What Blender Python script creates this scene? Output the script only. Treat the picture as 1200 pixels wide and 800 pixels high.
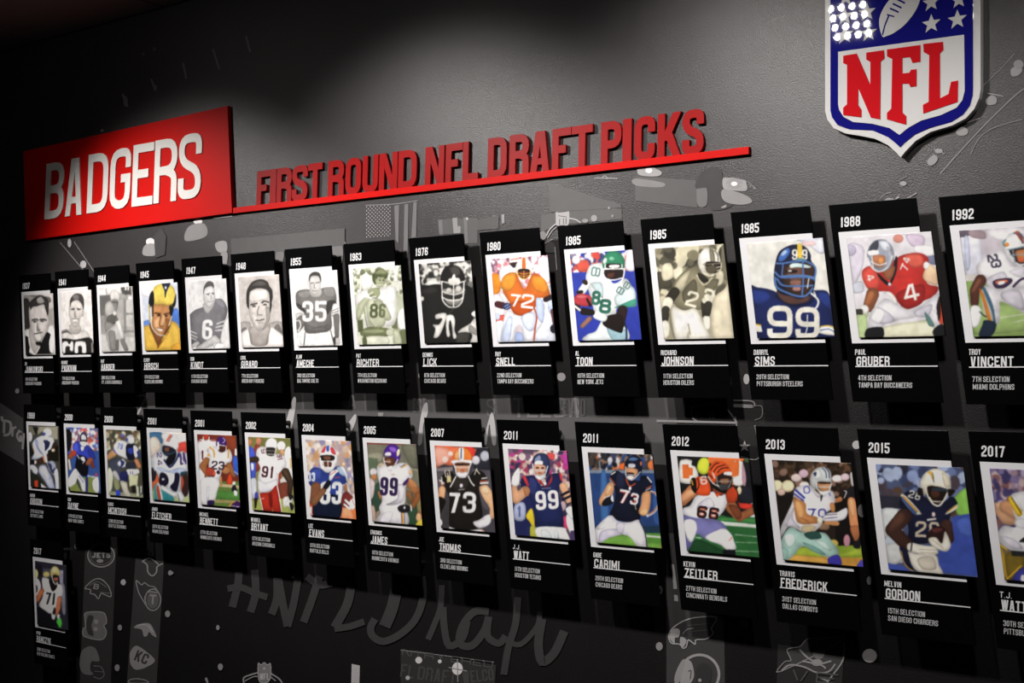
import bpy, bmesh, math, random
import numpy as np
from mathutils import Matrix, Vector

for o in list(bpy.data.objects): bpy.data.objects.remove(o, do_unlink=True)
S = bpy.context.scene
COL = S.collection

# ------------------------------------------------------------------ camera
cam_data = bpy.data.cameras.new('camera'); cam = bpy.data.objects.new('camera', cam_data)
COL.objects.link(cam)
m = Matrix([[0.780154, 0.016439, 0.625372], [0.625209, -0.055256, -0.778499], [0.021758, 0.998337, -0.053386]]).to_4x4(); m.translation = Vector((4.59118, -2.81156, 1.61698)); cam.matrix_world = m
cam_data.sensor_width = 36.0; cam_data.lens = 48.0569; cam_data.clip_start = .05
S.camera = cam
# ------------------------------------------------------------------ world, exposure
S.view_settings.view_transform = 'Standard'; S.view_settings.look = 'None'
S.view_settings.gamma = 1.0; S.view_settings.use_curve_mapping = False
S.view_settings.exposure = 0.0
w = bpy.data.worlds.new('world'); S.world = w; w.use_nodes = True
w.node_tree.nodes['Background'].inputs[0].default_value = (.9, .95, 1, 1)
w.node_tree.nodes['Background'].inputs[1].default_value = .004
# ------------------------------------------------------------------ ceiling spotlights (their housings are built further down)
# x, y of lamp head, aim x, aim z, power of the whole head, full beam in degrees
ROOM_H = 2.968
LAMPS = [(.44, -1.10, .93, 1.50, 132, 80), (1.60, -1.10, 2.03, 1.64, 112, 82), (2.79, -1.10, 2.96, 1.72, 92, 84), (3.92, -1.10, 3.92, 1.68, 46, 80)]
LAMP_Z = 2.855
for i, (lx, ly, ax, az, pw, ang) in enumerate(LAMPS):                # sixteen small lamps per head, one behind every lens
    dv = Vector((ax, 0, az)) - Vector((lx, ly, LAMP_Z)); dv.normalize(); rq = dv.to_track_quat('-Z', 'Y')
    ld = bpy.data.lights.new('ceiling_spot_lamp', 'SPOT')
    ld.energy = pw/16; ld.spot_size = math.radians(ang); ld.spot_blend = .95; ld.shadow_soft_size = .0070; ld.color = (1, .955, .92)
    for a in range(4):
        for b in range(4):
            lo = bpy.data.objects.new('ceiling_spot_lamp', ld); COL.objects.link(lo)
            lo.location = Vector((lx, ly, LAMP_Z)) + rq @ Vector(((a-1.5)*.033, (b-1.5)*.033, -.016)); lo.rotation_euler = rq.to_euler()

# ------------------------------------------------------------------ materials
def lin(c):
    c = c/255.; return c/12.92 if c <= .04045 else ((c+.055)/1.055)**2.4
def hexc(h): return tuple(lin(int(h[i:i+2], 16)) for i in (0, 2, 4))
MATS = {}
def mat(name, col=(.5,.5,.5), rough=.5, metal=0., spec=.5, emit=None, estr=0., noise=0., nscale=40., bump=0., bscale=300., coat=0., attr=None):
    if name in MATS: return MATS[name]
    mt = bpy.data.materials.new(name); mt.use_nodes = True; nt = mt.node_tree; b = nt.nodes['Principled BSDF']
    b.inputs['Base Color'].default_value = (*col, 1); b.inputs['Roughness'].default_value = rough
    b.inputs['Metallic'].default_value = metal; b.inputs['Specular IOR Level'].default_value = spec
    b.inputs['Coat Weight'].default_value = coat
    if emit: b.inputs['Emission Color'].default_value = (*emit, 1); b.inputs['Emission Strength'].default_value = estr
    tc = nt.nodes.new('ShaderNodeTexCoord')
    src = None
    if attr:
        a = nt.nodes.new('ShaderNodeAttribute'); a.attribute_name = attr; src = a.outputs['Color']
    if noise:
        n = nt.nodes.new('ShaderNodeTexNoise'); n.inputs['Scale'].default_value = nscale; n.inputs['Detail'].default_value = 5
        nt.links.new(tc.outputs['Object'], n.inputs['Vector'])
        r = nt.nodes.new('ShaderNodeMapRange'); r.inputs[3].default_value = 1-noise; r.inputs[4].default_value = 1+noise
        nt.links.new(n.outputs['Fac'], r.inputs[0])
        mx = nt.nodes.new('ShaderNodeVectorMath'); mx.operation = 'SCALE'
        if src: nt.links.new(src, mx.inputs[0])
        else: mx.inputs[0].default_value = col
        nt.links.new(r.outputs[0], mx.inputs['Scale']); src = mx.outputs[0]
    if src: nt.links.new(src, b.inputs['Base Color'])
    if bump:
        n = nt.nodes.new('ShaderNodeTexNoise'); n.inputs['Scale'].default_value = bscale; n.inputs['Detail'].default_value = 3
        nt.links.new(tc.outputs['Object'], n.inputs['Vector'])
        bp = nt.nodes.new('ShaderNodeBump'); bp.inputs['Strength'].default_value = bump; bp.inputs['Distance'].default_value = .002
        nt.links.new(n.outputs['Fac'], bp.inputs['Height']); nt.links.new(bp.outputs['Normal'], b.inputs['Normal'])
    MATS[name] = mt; return mt
WALL_C = (.038, .0342, .0352)
def grey(v):
    v = round(v, 3); return mat('mural_print_%03d' % int(v*1000), (v*.98, v*.95, v*.96), .5, spec=.4, noise=.12, nscale=25)
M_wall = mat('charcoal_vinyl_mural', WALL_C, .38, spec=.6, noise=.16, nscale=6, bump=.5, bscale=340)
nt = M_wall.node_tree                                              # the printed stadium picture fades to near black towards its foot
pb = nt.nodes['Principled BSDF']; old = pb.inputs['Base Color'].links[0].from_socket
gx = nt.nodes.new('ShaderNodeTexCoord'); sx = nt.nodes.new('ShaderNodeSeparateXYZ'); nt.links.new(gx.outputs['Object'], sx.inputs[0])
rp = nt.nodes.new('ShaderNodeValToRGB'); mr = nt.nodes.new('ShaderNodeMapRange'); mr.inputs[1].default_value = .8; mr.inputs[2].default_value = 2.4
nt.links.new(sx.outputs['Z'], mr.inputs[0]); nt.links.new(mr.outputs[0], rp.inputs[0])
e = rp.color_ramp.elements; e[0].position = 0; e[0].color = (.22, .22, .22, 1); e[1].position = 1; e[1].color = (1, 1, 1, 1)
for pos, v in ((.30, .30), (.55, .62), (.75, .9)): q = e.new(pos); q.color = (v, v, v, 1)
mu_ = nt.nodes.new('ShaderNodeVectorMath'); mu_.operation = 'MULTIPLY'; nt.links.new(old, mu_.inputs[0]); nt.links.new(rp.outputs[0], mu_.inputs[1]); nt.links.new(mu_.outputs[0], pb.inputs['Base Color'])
M_black = mat('black_gloss_acrylic', (.0022, .0022, .0026), .24, spec=.09, noise=.1)
M_edge = mat('black_spacer', (.01, .01, .01), .5, noise=.1)
M_white = mat('white_board', (.80, .80, .82), .45, spec=.3, noise=.02)
M_text = mat('white_print', (.78, .78, .79), .5, spec=.2, noise=.03)
M_text2 = mat('grey_white_print', (.55, .55, .56), .5, spec=.2, noise=.03)
M_photo = mat('photo_print', (.5,.5,.5), .42, spec=.3, attr='print', noise=.02)
M_red = mat('red_acrylic', (.60, .005, .003), .5, spec=.12, noise=.04, nscale=8)
M_red2 = mat('red_letter_acrylic', (.32, .004, .004), .45, spec=.16, noise=.08, nscale=10)
M_wlet = mat('white_acrylic', (.82, .80, .76), .35, spec=.4, noise=.02)
M_blue = mat('navy_shield_enamel', (.010, .010, .19), .02, spec=.5, noise=.04)
M_sred = mat('red_shield_enamel', (.62, .012, .018), .02, spec=.5, noise=.03)
M_swh = mat('white_shield_enamel', (.74, .73, .72), .02, spec=.5, noise=.02)
M_ceil = mat('mineral_ceiling_tile', (.16, .13, .125), .9, spec=.1, noise=.1, nscale=60, bump=.4, bscale=150)
M_grid = mat('ceiling_tee_dark', (.05, .045, .045), .8, noise=.1)  # dark backing that shows in the joints between the ceiling tiles
M_floor = mat('dark_carpet', (.10, .095, .095), .95, noise=.3, nscale=90, bump=.5)
M_room = mat('grey_paint', (.16, .155, .15), .8, noise=.08)
M_metal = mat('black_powder_coat', (.02, .02, .02), .4, noise=.1)
M_led = mat('led_lens', (1, 1, 1), .3, emit=(1, .97, .93), estr=60, noise=.01)

# ------------------------------------------------------------------ mesh helpers
class MB:
    def __init__(s): s.v = []; s.f = []
    def prism(s, pts, y0, y1, caps=True):
        """closed outline (x,z) extruded from y0 (front, nearer the room) to y1"""
        a = sum(pts[i][0]*pts[(i+1) % len(pts)][1]-pts[(i+1) % len(pts)][0]*pts[i][1] for i in range(len(pts)))
        if a < 0: pts = pts[::-1]
        b = len(s.v); n = len(pts)
        s.v += [(x, y0, z) for x, z in pts]
        if y1 is None: s.f.append(list(range(b, b+n))); return
        s.v += [(x, y1, z) for x, z in pts]
        s.f.append(list(range(b, b+n))); s.f.append(list(range(b+2*n-1, b+n-1, -1)))
        for i in range(n):
            j = (i+1) % n; s.f.append([b+j, b+i, b+n+i, b+n+j])
    def ring(s, A, B, y0, y1):
        """band between two closed loops of equal length"""
        n = len(A)
        for i in range(n):
            j = (i+1) % n; s.prism([A[i], A[j], B[j], B[i]], y0, y1)
    def box(s, x0, x1, y0, y1, z0, z1): s.prism([(x0, z0), (x1, z0), (x1, z1), (x0, z1)], y0, y1)
    def cyl(s, c, ax, r, l, n=20):
        ax = Vector(ax).normalized(); u = ax.orthogonal().normalized(); v = ax.cross(u); c = Vector(c); b = len(s.v)
        for k in (0, 1):
            for i in range(n):
                t = 2*math.pi*i/n; s.v.append(tuple(c+ax*l*k+(u*math.cos(t)+v*math.sin(t))*r))
        s.f.append([b+i for i in range(n)][::-1]); s.f.append([b+n+i for i in range(n)])
        for i in range(n):
            j = (i+1) % n; s.f.append([b+i, b+j, b+n+j, b+n+i])
    def build(s, name, m_, parent=None, loc=None):
        me = bpy.data.meshes.new(name); me.from_pydata(s.v, [], s.f); me.materials.append(m_)
        o = bpy.data.objects.new(name, me); COL.objects.link(o)
        if parent: o.parent = parent
        if loc: o.location = loc
        return o
def bevel(o, w_):
    md = o.modifiers.new('bevel', 'BEVEL'); md.width = w_; md.segments = 2; md.limit_method = 'ANGLE'; return o
def thing(name, label, cat, loc=(0, 0, 0), group=None):
    o = bpy.data.objects.new(name, None); COL.objects.link(o); o.location = loc; o['label'] = label; o['category'] = cat
    if group: o['group'] = group
    return o
def struct(o): o['kind'] = 'structure'; return o

# ------------------------------------------------------------------ condensed capital lettering, as strokes
# s: centreline strokes (corners marked with a third value are rounded); c: closed; d: diagonal bars cut level at both ends
R_ = 1
GL = {
'A': [('d', .2, 0, .43, 1), ('d', .8, 0, .57, 1), ('h', .3, .70, .27)],
'B': [('c', [(0,.53),(0,1),(.97,1,R_),(.97,.53,R_)]), ('c', [(0,0),(0,.53),(1,.53,R_),(1,0,R_)])],
'C': [('s', [(1,.66),(1,1,R_),(0,1,R_),(0,0,R_),(1,0,R_),(1,.34)])],
'D': [('c', [(0,0),(0,1),(1,1,R_),(1,0,R_)])],
'E': [('s', [(1,1),(0,1),(0,0),(1,0)]), ('s', [(0,.52),(.85,.52)])],
'F': [('s', [(1,1),(0,1),(0,0)]), ('s', [(0,.5),(.85,.5)])],
'G': [('s', [(1,.70),(1,1,R_),(0,1,R_),(0,0,R_),(1,0,R_),(1,.5),(.55,.5)])],
'H': [('s', [(0,0),(0,1)]), ('s', [(1,0),(1,1)]), ('s', [(0,.52),(1,.52)])],
'I': [('s', [(.5,0),(.5,1)])],
'J': [('s', [(1,1),(1,0,R_),(0,0,R_),(0,.25)])],
'K': [('s', [(0,0),(0,1)]), ('d', .30, .38, .82, 1), ('d', .45, .55, .82, 0)],
'L': [('s', [(0,1),(0,0),(1,0)])],
'M': [('s', [(0,0),(0,1)]), ('s', [(1,0),(1,1)]), ('d', .14, 1, .5, .15), ('d', .86, 1, .5, .15)],
'N': [('s', [(0,0),(0,1)]), ('s', [(1,0),(1,1)]), ('d', .2, 1, .8, 0)],
'O': [('c', [(0,0,R_),(0,1,R_),(1,1,R_),(1,0,R_)])],
'P': [('c', [(0,.45),(0,1),(1,1,R_),(1,.45,R_)]), ('s', [(0,.45),(0,0)])],
'Q': [('c', [(0,0,R_),(0,1,R_),(1,1,R_),(1,0,R_)]), ('d', .5, .25, .9, 0)],
'R': [('c', [(0,.50),(0,1),(1,1,R_),(1,.50,R_)]), ('s', [(0,.50),(0,0)]), ('s', [(.5,.5),(1,.42,R_),(1,0)])],
'S': [('s', [(1,.70),(1,1,R_),(0,1,R_),(0,.60,R_),(1,.40,R_),(1,0,R_),(0,0,R_),(0,.30)])],
'T': [('s', [(0,1),(1,1)]), ('s', [(.5,1),(.5,0)])],
'U': [('s', [(0,1),(0,0,R_),(1,0,R_),(1,1)])],
'V': [('d', .2, 1, .43, 0), ('d', .8, 1, .57, 0)],
'W': [('d', .12, 1, .30, 0), ('d', .47, 1, .34, 0), ('d', .53, 1, .66, 0), ('d', .88, 1, .70, 0)],
'X': [('d', .2, 1, .8, 0), ('d', .8, 1, .2, 0)],
'Y': [('d', .2, 1, .5, .42), ('d', .8, 1, .5, .42), ('s', [(.5,.45),(.5,0)])],
'Z': [('s', [(0,1),(1,1)]), ('s', [(0,0),(1,0)]), ('d', .8, .95, .2, .05)],
'0': [('c', [(0,0,R_),(0,1,R_),(1,1,R_),(1,0,R_)])],
'1': [('s', [(.6,0),(.6,1)]), ('s', [(.6,.86),(.1,.80)])],
'2': [('s', [(0,.70),(0,1,R_),(1,1,R_),(1,.62,R_),(0,.2),(0,0),(1,0)])],
'3': [('s', [(0,.72),(0,1,R_),(1,1,R_),(1,.52,R_),(.35,.52)]), ('s', [(.35,.52),(1,.52,R_),(1,0,R_),(0,0,R_),(0,.28)])],
'4': [('s', [(.75,0),(.75,1)]), ('d', .6, 1, .15, .25), ('s', [(0,.24),(1,.24)])],
'5': [('s', [(1,1),(0,1),(0,.58),(1,.60,R_),(1,0,R_),(0,0,R_),(0,.25)])],
'6': [('c', [(0,0,R_),(0,.56),(1,.56,R_),(1,0,R_)]), ('s', [(0,.5),(0,1,R_),(1,1,R_),(1,.74)])],
'7': [('s', [(0,1),(1,1)]), ('d', .82, .98, .38, 0)],
'8': [('c', [(.03,.54,R_),(.03,1,R_),(.97,1,R_),(.97,.54,R_)]), ('c', [(0,0,R_),(0,.54,R_),(1,.54,R_),(1,0,R_)])],
'9': [('c', [(0,.44,R_),(0,1,R_),(1,1,R_),(1,.44)]), ('s', [(1,.5),(1,0,R_),(0,0,R_),(0,.26)])],
'.': [('s', [(.5,0),(.5,.02)])],
}
GW = {'M': 1.32, 'W': 1.38, 'I': .45, '.': .4, '1': .72, 'J': .9, 'L': .88, 'E': .92, 'F': .9, 'T': .95}
def rounded(pts, r, n=4, closed=False):
    out = []; N = len(pts)
    for i, p in enumerate(pts):
        if len(p) < 3 or (not closed and i in (0, N-1)): out.append((p[0], p[1])); continue
        a = pts[i-1]; b = pts[(i+1) % N]
        da = math.hypot(a[0]-p[0], a[1]-p[1]); db = math.hypot(b[0]-p[0], b[1]-p[1])
        k = min(r, da*.5, db*.5)
        if k < 1e-9: out.append((p[0], p[1])); continue
        A = (p[0]+(a[0]-p[0])*k/da, p[1]+(a[1]-p[1])*k/da); B = (p[0]+(b[0]-p[0])*k/db, p[1]+(b[1]-p[1])*k/db)
        for j in range(n+1):
            t = j/n; out.append(((1-t)**2*A[0]+2*t*(1-t)*p[0]+t*t*B[0], (1-t)**2*A[1]+2*t*(1-t)*p[1]+t*t*B[1]))
    ded = []
    for p in out:
        if not ded or math.hypot(p[0]-ded[-1][0], p[1]-ded[-1][1]) > 1e-5*max(1, abs(p[0])): ded.append(p)
    if closed and len(ded) > 1 and math.hypot(ded[0][0]-ded[-1][0], ded[0][1]-ded[-1][1]) < 1e-5: ded.pop()
    return ded
def offset(path, hw, closed):
    n = len(path); Lf = []; Rt = []
    for i, p in enumerate(path):
        a = path[i-1] if (closed or i > 0) else None; b = path[(i+1) % n] if (closed or i < n-1) else None
        def nr(u, v):
            dx, dy = v[0]-u[0], v[1]-u[1]; l = math.hypot(dx, dy) or 1e-9; return (-dy/l, dx/l)
        if a is None: nx, ny = nr(p, b); k = 1
        elif b is None: nx, ny = nr(a, p); k = 1
        else:
            n1 = nr(a, p); n2 = nr(p, b); nx, ny = n1[0]+n2[0], n1[1]+n2[1]; l = math.hypot(nx, ny)
            if l < .3: nx, ny = n1; k = 1
            else: nx /= l; ny /= l; k = min(1/max(.35, nx*n1[0]+ny*n1[1]), 2.2)
        Lf.append((p[0]+nx*hw*k, p[1]+ny*hw*k)); Rt.append((p[0]-nx*hw*k, p[1]-ny*hw*k))
    return Lf, Rt
def glyph(ch, x, z, w_, h, t):
    """list of ('poly', pts) / ('ring', A, B) for one letter in a w_ x h cell"""
    out = []
    iw, ih = w_-t, h-t; P = lambda q: ((x+t/2+q[0]*iw, z+t/2+q[1]*ih) + tuple(q[2:]))
    for g in GL.get(ch, []):
        if g[0] in 'sc':
            pts = [list(P(q)) for q in g[1]]
            if g[0] == 's':   # strokes ending on the cell edge run out to it
                for e, q in ((0, g[1][0]), (-1, g[1][-1])):
                    nb = g[1][1] if e == 0 else g[1][-2]
                    if q[1] in (0, 1) and abs(nb[0]-q[0]) < 1e-6: pts[e][1] += t/2*(1 if q[1] else -1)
                    if q[0] in (0, 1) and abs(nb[1]-q[1]) < 1e-6 and q[0] == 1: pts[e][0] += t/2
                    if q[0] == 0 and abs(nb[1]-q[1]) < 1e-6 and ch in 'TZ7': pts[e][0] -= t/2
            path = rounded([tuple(p) for p in pts], w_*.42, 4, g[0] == 'c')
            A, B = offset(path, t/2, g[0] == 'c')
            if g[0] == 'c': out.append(('ring', A, B))
            else: out.append(('strip', A, B))
        elif g[0] == 'd':
            x0, z0, x1, z1 = x+g[1]*w_, z+g[2]*h, x+g[3]*w_, z+g[4]*h
            L = math.hypot(x1-x0, z1-z0); hh = t/2*L/max(abs(z1-z0), 1e-6)
            out.append(('poly', [(x0-hh, z0), (x0+hh, z0), (x1+hh, z1), (x1-hh, z1)]))
        elif g[0] == 'h':
            zz = z+g[3]*h; out.append(('poly', [(x+g[1]*w_, zz-t*.4), (x+g[2]*w_, zz-t*.4), (x+g[2]*w_, zz+t*.4), (x+g[1]*w_, zz+t*.4)]))
    return out
def add_glyph(mb, ch, x, z, w_, h, t, y0, y1, step=.00006, fn=None):
    for k, g in enumerate(glyph(ch, x, z, w_, h, t)):
        yy = y0+k*step; q = (lambda P: [fn(p) for p in P]) if fn else (lambda P: P)
        if g[0] == 'poly': mb.prism(q(g[1]), yy, y1)
        elif g[0] == 'ring': mb.ring(q(g[1]), q(g[2]), yy, y1)
        else:
            A, B = q(g[1]), q(g[2])
            if y1 is None:
                for i in range(len(A)-1): mb.prism([A[i], A[i+1], B[i+1], B[i]], yy, None)
            else: mb.prism(A+B[::-1], yy, y1)
def layout(s, h, cw=.40, gap=.075):
    out = []; x = 0
    for ch in s:
        if ch == ' ': x += h*.2; continue
        g = h*cw*GW.get(ch, 1.); out.append((ch, x, g)); x += g+h*gap
    return out, x-h*gap
def text_mesh(name, s, x, ztop, h, width, m_, parent, slant=0., y=0.):
    """flat print: one mesh per line of lettering, squeezed to the given width"""
    gl, W = layout(s, h); k = (width/W) if width else 1
    mb = MB()
    for ch, gx, gw in gl: add_glyph(mb, ch, x+gx*k, ztop-h, gw*k, h, h*(.15 if h > .015 else .13)*min(1.1, k*1.05), y, None, step=.00003)
    return mb.build(name, m_, parent)

# ------------------------------------------------------------------ drawing language shared by the prints
def catmull(p, closed=True, n=5):
    P = [(p[i], p[i+1]) for i in range(0, len(p), 2)]; N = len(P)
    if N < 3: return P
    out = []
    for i in range(N if closed else N-1):
        g = (lambda k: P[k % N]) if closed else (lambda k: P[max(0, min(N-1, k))])
        a, b, c, d = g(i-1), g(i), g(i+1), g(i+2)
        for j in range(n):
            t = j/n; out.append(tuple(.5*(2*b[q]+(c[q]-a[q])*t+(2*a[q]-5*b[q]+4*c[q]-d[q])*t*t+(3*b[q]-3*c[q]+d[q]-a[q])*t**3) for q in (0, 1)))
    if not closed: out.append(P[-1])
    return out
def pairs(p): return [(p[i], p[i+1]) for i in range(0, len(p), 2)]
def star(cx, cy, r, n=5, k=.42): return [(cx+(r if i % 2 == 0 else r*k)*math.sin(math.pi*i/n), cy-(r if i % 2 == 0 else r*k)*math.cos(math.pi*i/n)) for i in range(2*n)]
def ell(cx, cy, rx, ry, rot=0, n=24):
    c, s = math.cos(math.radians(rot)), math.sin(math.radians(rot))
    return [(cx+rx*math.cos(2*math.pi*i/n)*c-ry*math.sin(2*math.pi*i/n)*s, cy+rx*math.cos(2*math.pi*i/n)*s+ry*math.sin(2*math.pi*i/n)*c) for i in range(n)]
def number_strokes(s, x, y, w_, h, rot, t):
    """lettering in y-down drawing units as polygons, turned clockwise by rot degrees"""
    gl, W = layout(s, h, .52, .10); k = w_/W; c, sn = math.cos(math.radians(rot)), math.sin(math.radians(rot)); cx, cy = x+w_/2, y+h/2
    def fn(p):
        px, py = p[0]-cx, (2*y+h-p[1])-cy; return (cx+px*c-py*sn, cy+px*sn+py*c)
    out = []
    for ch, gx, gw in gl:
        for g in glyph(ch, x+gx*k, y, max(gw*k, t*1.1), h, t):
            if g[0] == 'poly': out.append([fn(p) for p in g[1]])
            else:
                A, B = [fn(p) for p in g[1]], [fn(p) for p in g[2]]; n = len(A)
                for i in range(n if g[0] == 'ring' else n-1): j = (i+1) % n; out.append([A[i], A[j], B[j], B[i]])
    return out
def limb(q):
    """tapered limb through (x,y,r) joints"""
    out = []
    P = [tuple(q[i:i+3]) for i in range(0, len(q), 3)]
    for a, b in zip(P, P[1:]):
        d = math.hypot(b[0]-a[0], b[1]-a[1]) or 1; nx, ny = -(b[1]-a[1])/d, (b[0]-a[0])/d
        out.append([(a[0]+nx*a[2], a[1]+ny*a[2]), (b[0]+nx*b[2], b[1]+ny*b[2]), (b[0]-nx*b[2], b[1]-ny*b[2]), (a[0]-nx*a[2], a[1]-ny*a[2])])
    for a in P: out.append(ell(a[0], a[1], a[2], a[2], 0, 16))
    return out
def op_polys(o, print3d=False):
    k = o[0]
    if k == 'P': return [catmull(o[2])]
    if k == 'p': return [pairs(o[2])]
    if k == 'E': return [ell(*o[2:])]
    if k == 'L': return limb(o[2])
    if k == '*': return [star(*o[2:5])]
    if k == 'S':
        pts = catmull(o[3], False, 4) if len(o[3]) > 4 else pairs(o[3])
        A, B = offset(pts, o[2]/2, False); out = [[A[i], A[i+1], B[i+1], B[i]] for i in range(len(A)-1)]
        if not print3d: out += [ell(*pts[0], o[2]/2, o[2]/2, 0, 10), ell(*pts[-1], o[2]/2, o[2]/2, 0, 10)]
        return out
    if k == 'O':
        A, B = offset(catmull(o[3], True, 4), o[2]/2, True); n = len(A); return [[A[i], A[(i+1) % n], B[(i+1) % n], B[i]] for i in range(n)]
    if k == 'R':
        A = ell(o[2], o[3], o[4]+o[6]/2, o[5]+o[6]/2, 0, 32); B = ell(o[2], o[3], o[4]-o[6]/2, o[5]-o[6]/2, 0, 32); n = 32
        return [[A[i], A[(i+1) % n], B[(i+1) % n], B[i]] for i in range(n)]
    if k == 'D':
        _, _, x, y, w_, h, r, nx, ny = o; out = []
        for j in range(ny*2-1):
            for i in range(nx): out.append(ell(x+(i+.5*(j % 2))*w_/nx, y+j*h/(ny*2-1)-i*1.2, r*.8, r, 0, 6))
        return out
    if k == 'N':
        s, x, y, w_, h, rot = o[2:8]; t = o[8] if len(o) > 8 else h*.17
        return number_strokes(s, x, y, w_, h, rot, t)
    return []
def helmet_ops(o):
    _, shell, cx, cy, rx, ry, stripe, mask, face, d = o; fx = cx+d*rx*.35
    r = [('P', shell, [cx-rx, cy+ry*.3, cx-rx*.95, cy-ry*.35, cx-rx*.45, cy-ry*.92, cx, cy-ry, cx+rx*.45, cy-ry*.92, cx+rx*.95, cy-ry*.35, cx+rx, cy+ry*.3, cx+rx*.7, cy+ry*.85, cx, cy+ry, cx-rx*.7, cy+ry*.85])]
    if stripe: r.append(('P', stripe, [cx+d*rx*.2-rx*.16, cy-ry*.95, cx+d*rx*.2+rx*.16, cy-ry*.95, fx+rx*.2, cy+ry*.12, fx-rx*.2, cy+ry*.12]))
    r += [('P', '1c1416', [fx-rx*.66, cy+ry*.18, fx, cy+ry*.1, fx+rx*.66, cy+ry*.18, fx+rx*.6, cy+ry*.8, fx, cy+ry*1.05, fx-rx*.6, cy+ry*.8]),
          ('P', face, [fx-rx*.45, cy+ry*.38, fx+rx*.45, cy+ry*.38, fx+rx*.4, cy+ry*.8, fx, cy+ry*.98, fx-rx*.4, cy+ry*.8])]
    w_ = rx*.11
    r += [('S', mask, w_, [fx-rx*.75, cy+ry*.2, fx-rx*.7, cy+ry*.75, fx, cy+ry*1.12, fx+rx*.7, cy+ry*.75, fx+rx*.75, cy+ry*.2]),
          ('S', mask, w_*.8, [fx-rx*.7, cy+ry*.5, fx, cy+ry*.62, fx+rx*.7, cy+ry*.5]), ('S', mask, w_*.8, [fx-rx*.65, cy+ry*.74, fx, cy+ry*.88, fx+rx*.65, cy+ry*.74]), ('S', mask, w_*.8, [fx, cy+ry*.3, fx, cy+ry*1.08])]
    return r
def hom(H, x, y):
    w_ = H[6]*x+H[7]*y+1; return ((H[0]*x+H[1]*y+H[2])/w_, (H[3]*x+H[4]*y+H[5])/w_)
def inside(X, Y, poly, out):
    """mark the pixels whose centres X, Y lie inside a polygon (drawing units)"""
    p = np.asarray(poly); lo = p.min(0); hi = p.max(0)
    msk = (X >= lo[0]) & (X <= hi[0]) & (Y >= lo[1]) & (Y <= hi[1])
    rows = np.nonzero(msk.any(1))[0]
    if not len(rows): return None
    cols = np.nonzero(msk.any(0))[0]; r0, r1, c0, c1 = rows[0], rows[-1]+1, cols[0], cols[-1]+1
    x, y = X[r0:r1, c0:c1], Y[r0:r1, c0:c1]; ins = np.zeros(x.shape, bool)
    for i in range(len(p)):
        (x0, y0), (x1, y1) = p[i], p[(i+1) % len(p)]
        if y0 == y1: continue
        ins ^= ((y0 > y) != (y1 > y)) & (x < (x1-x0)*(y-y0)/(y1-y0)+x0)
    out[r0:r1, c0:c1] |= ins
    return (r0, r1, c0, c1)
def fill(img, X, Y, polys, col, form=0.):
    """paint one shape; form > 0 rounds it off towards its outline as a photographed body is"""
    out = np.zeros(X.shape, bool); bb = [b for b in (inside(X, Y, p, out) for p in polys) if b]
    if not bb: return
    r0, r1, c0, c1 = min(b[0] for b in bb), max(b[1] for b in bb), min(b[2] for b in bb), max(b[3] for b in bb)
    ins = out[r0:r1, c0:c1]; sz = min(ins.shape)
    if form and sz >= 8:
        k = max(1, sz//9); s = np.pad(ins.astype(float), k+2, mode='constant')
        for _ in range(2):
            c = np.cumsum(np.pad(s, ((k+1, k), (0, 0))), 0); s = (c[2*k+1:]-c[:-2*k-1])/(2*k+1)
            c = np.cumsum(np.pad(s, ((0, 0), (k+1, k))), 1); s = (c[:, 2*k+1:]-c[:, :-2*k-1])/(2*k+1)
        s = s[k+2:-k-2, k+2:-k-2]; g = np.linspace(.5, -.5, ins.shape[0])[:, None]
        sh = 1+form*(.22-(1-s)*1.5)+form*.35*g
        img[r0:r1, c0:c1][ins] = np.clip(np.array(col)[None, :]*sh[ins][:, None], 0, 255)
    else: img[r0:r1, c0:c1][ins] = col
def value_noise(h, w_, cell, rng):
    gh, gw = int(h/cell)+3, int(w_/cell)+3; g = rng.random((gh, gw)); yy, xx = np.mgrid[0:h, 0:w_]/cell
    y0, x0 = yy.astype(int), xx.astype(int); fy, fx = yy-y0, xx-x0; fy = fy*fy*(3-2*fy); fx = fx*fx*(3-2*fx)
    return (g[y0, x0]*(1-fx)+g[y0, x0+1]*fx)*(1-fy)+(g[y0+1, x0]*(1-fx)+g[y0+1, x0+1]*fx)*fy
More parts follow.
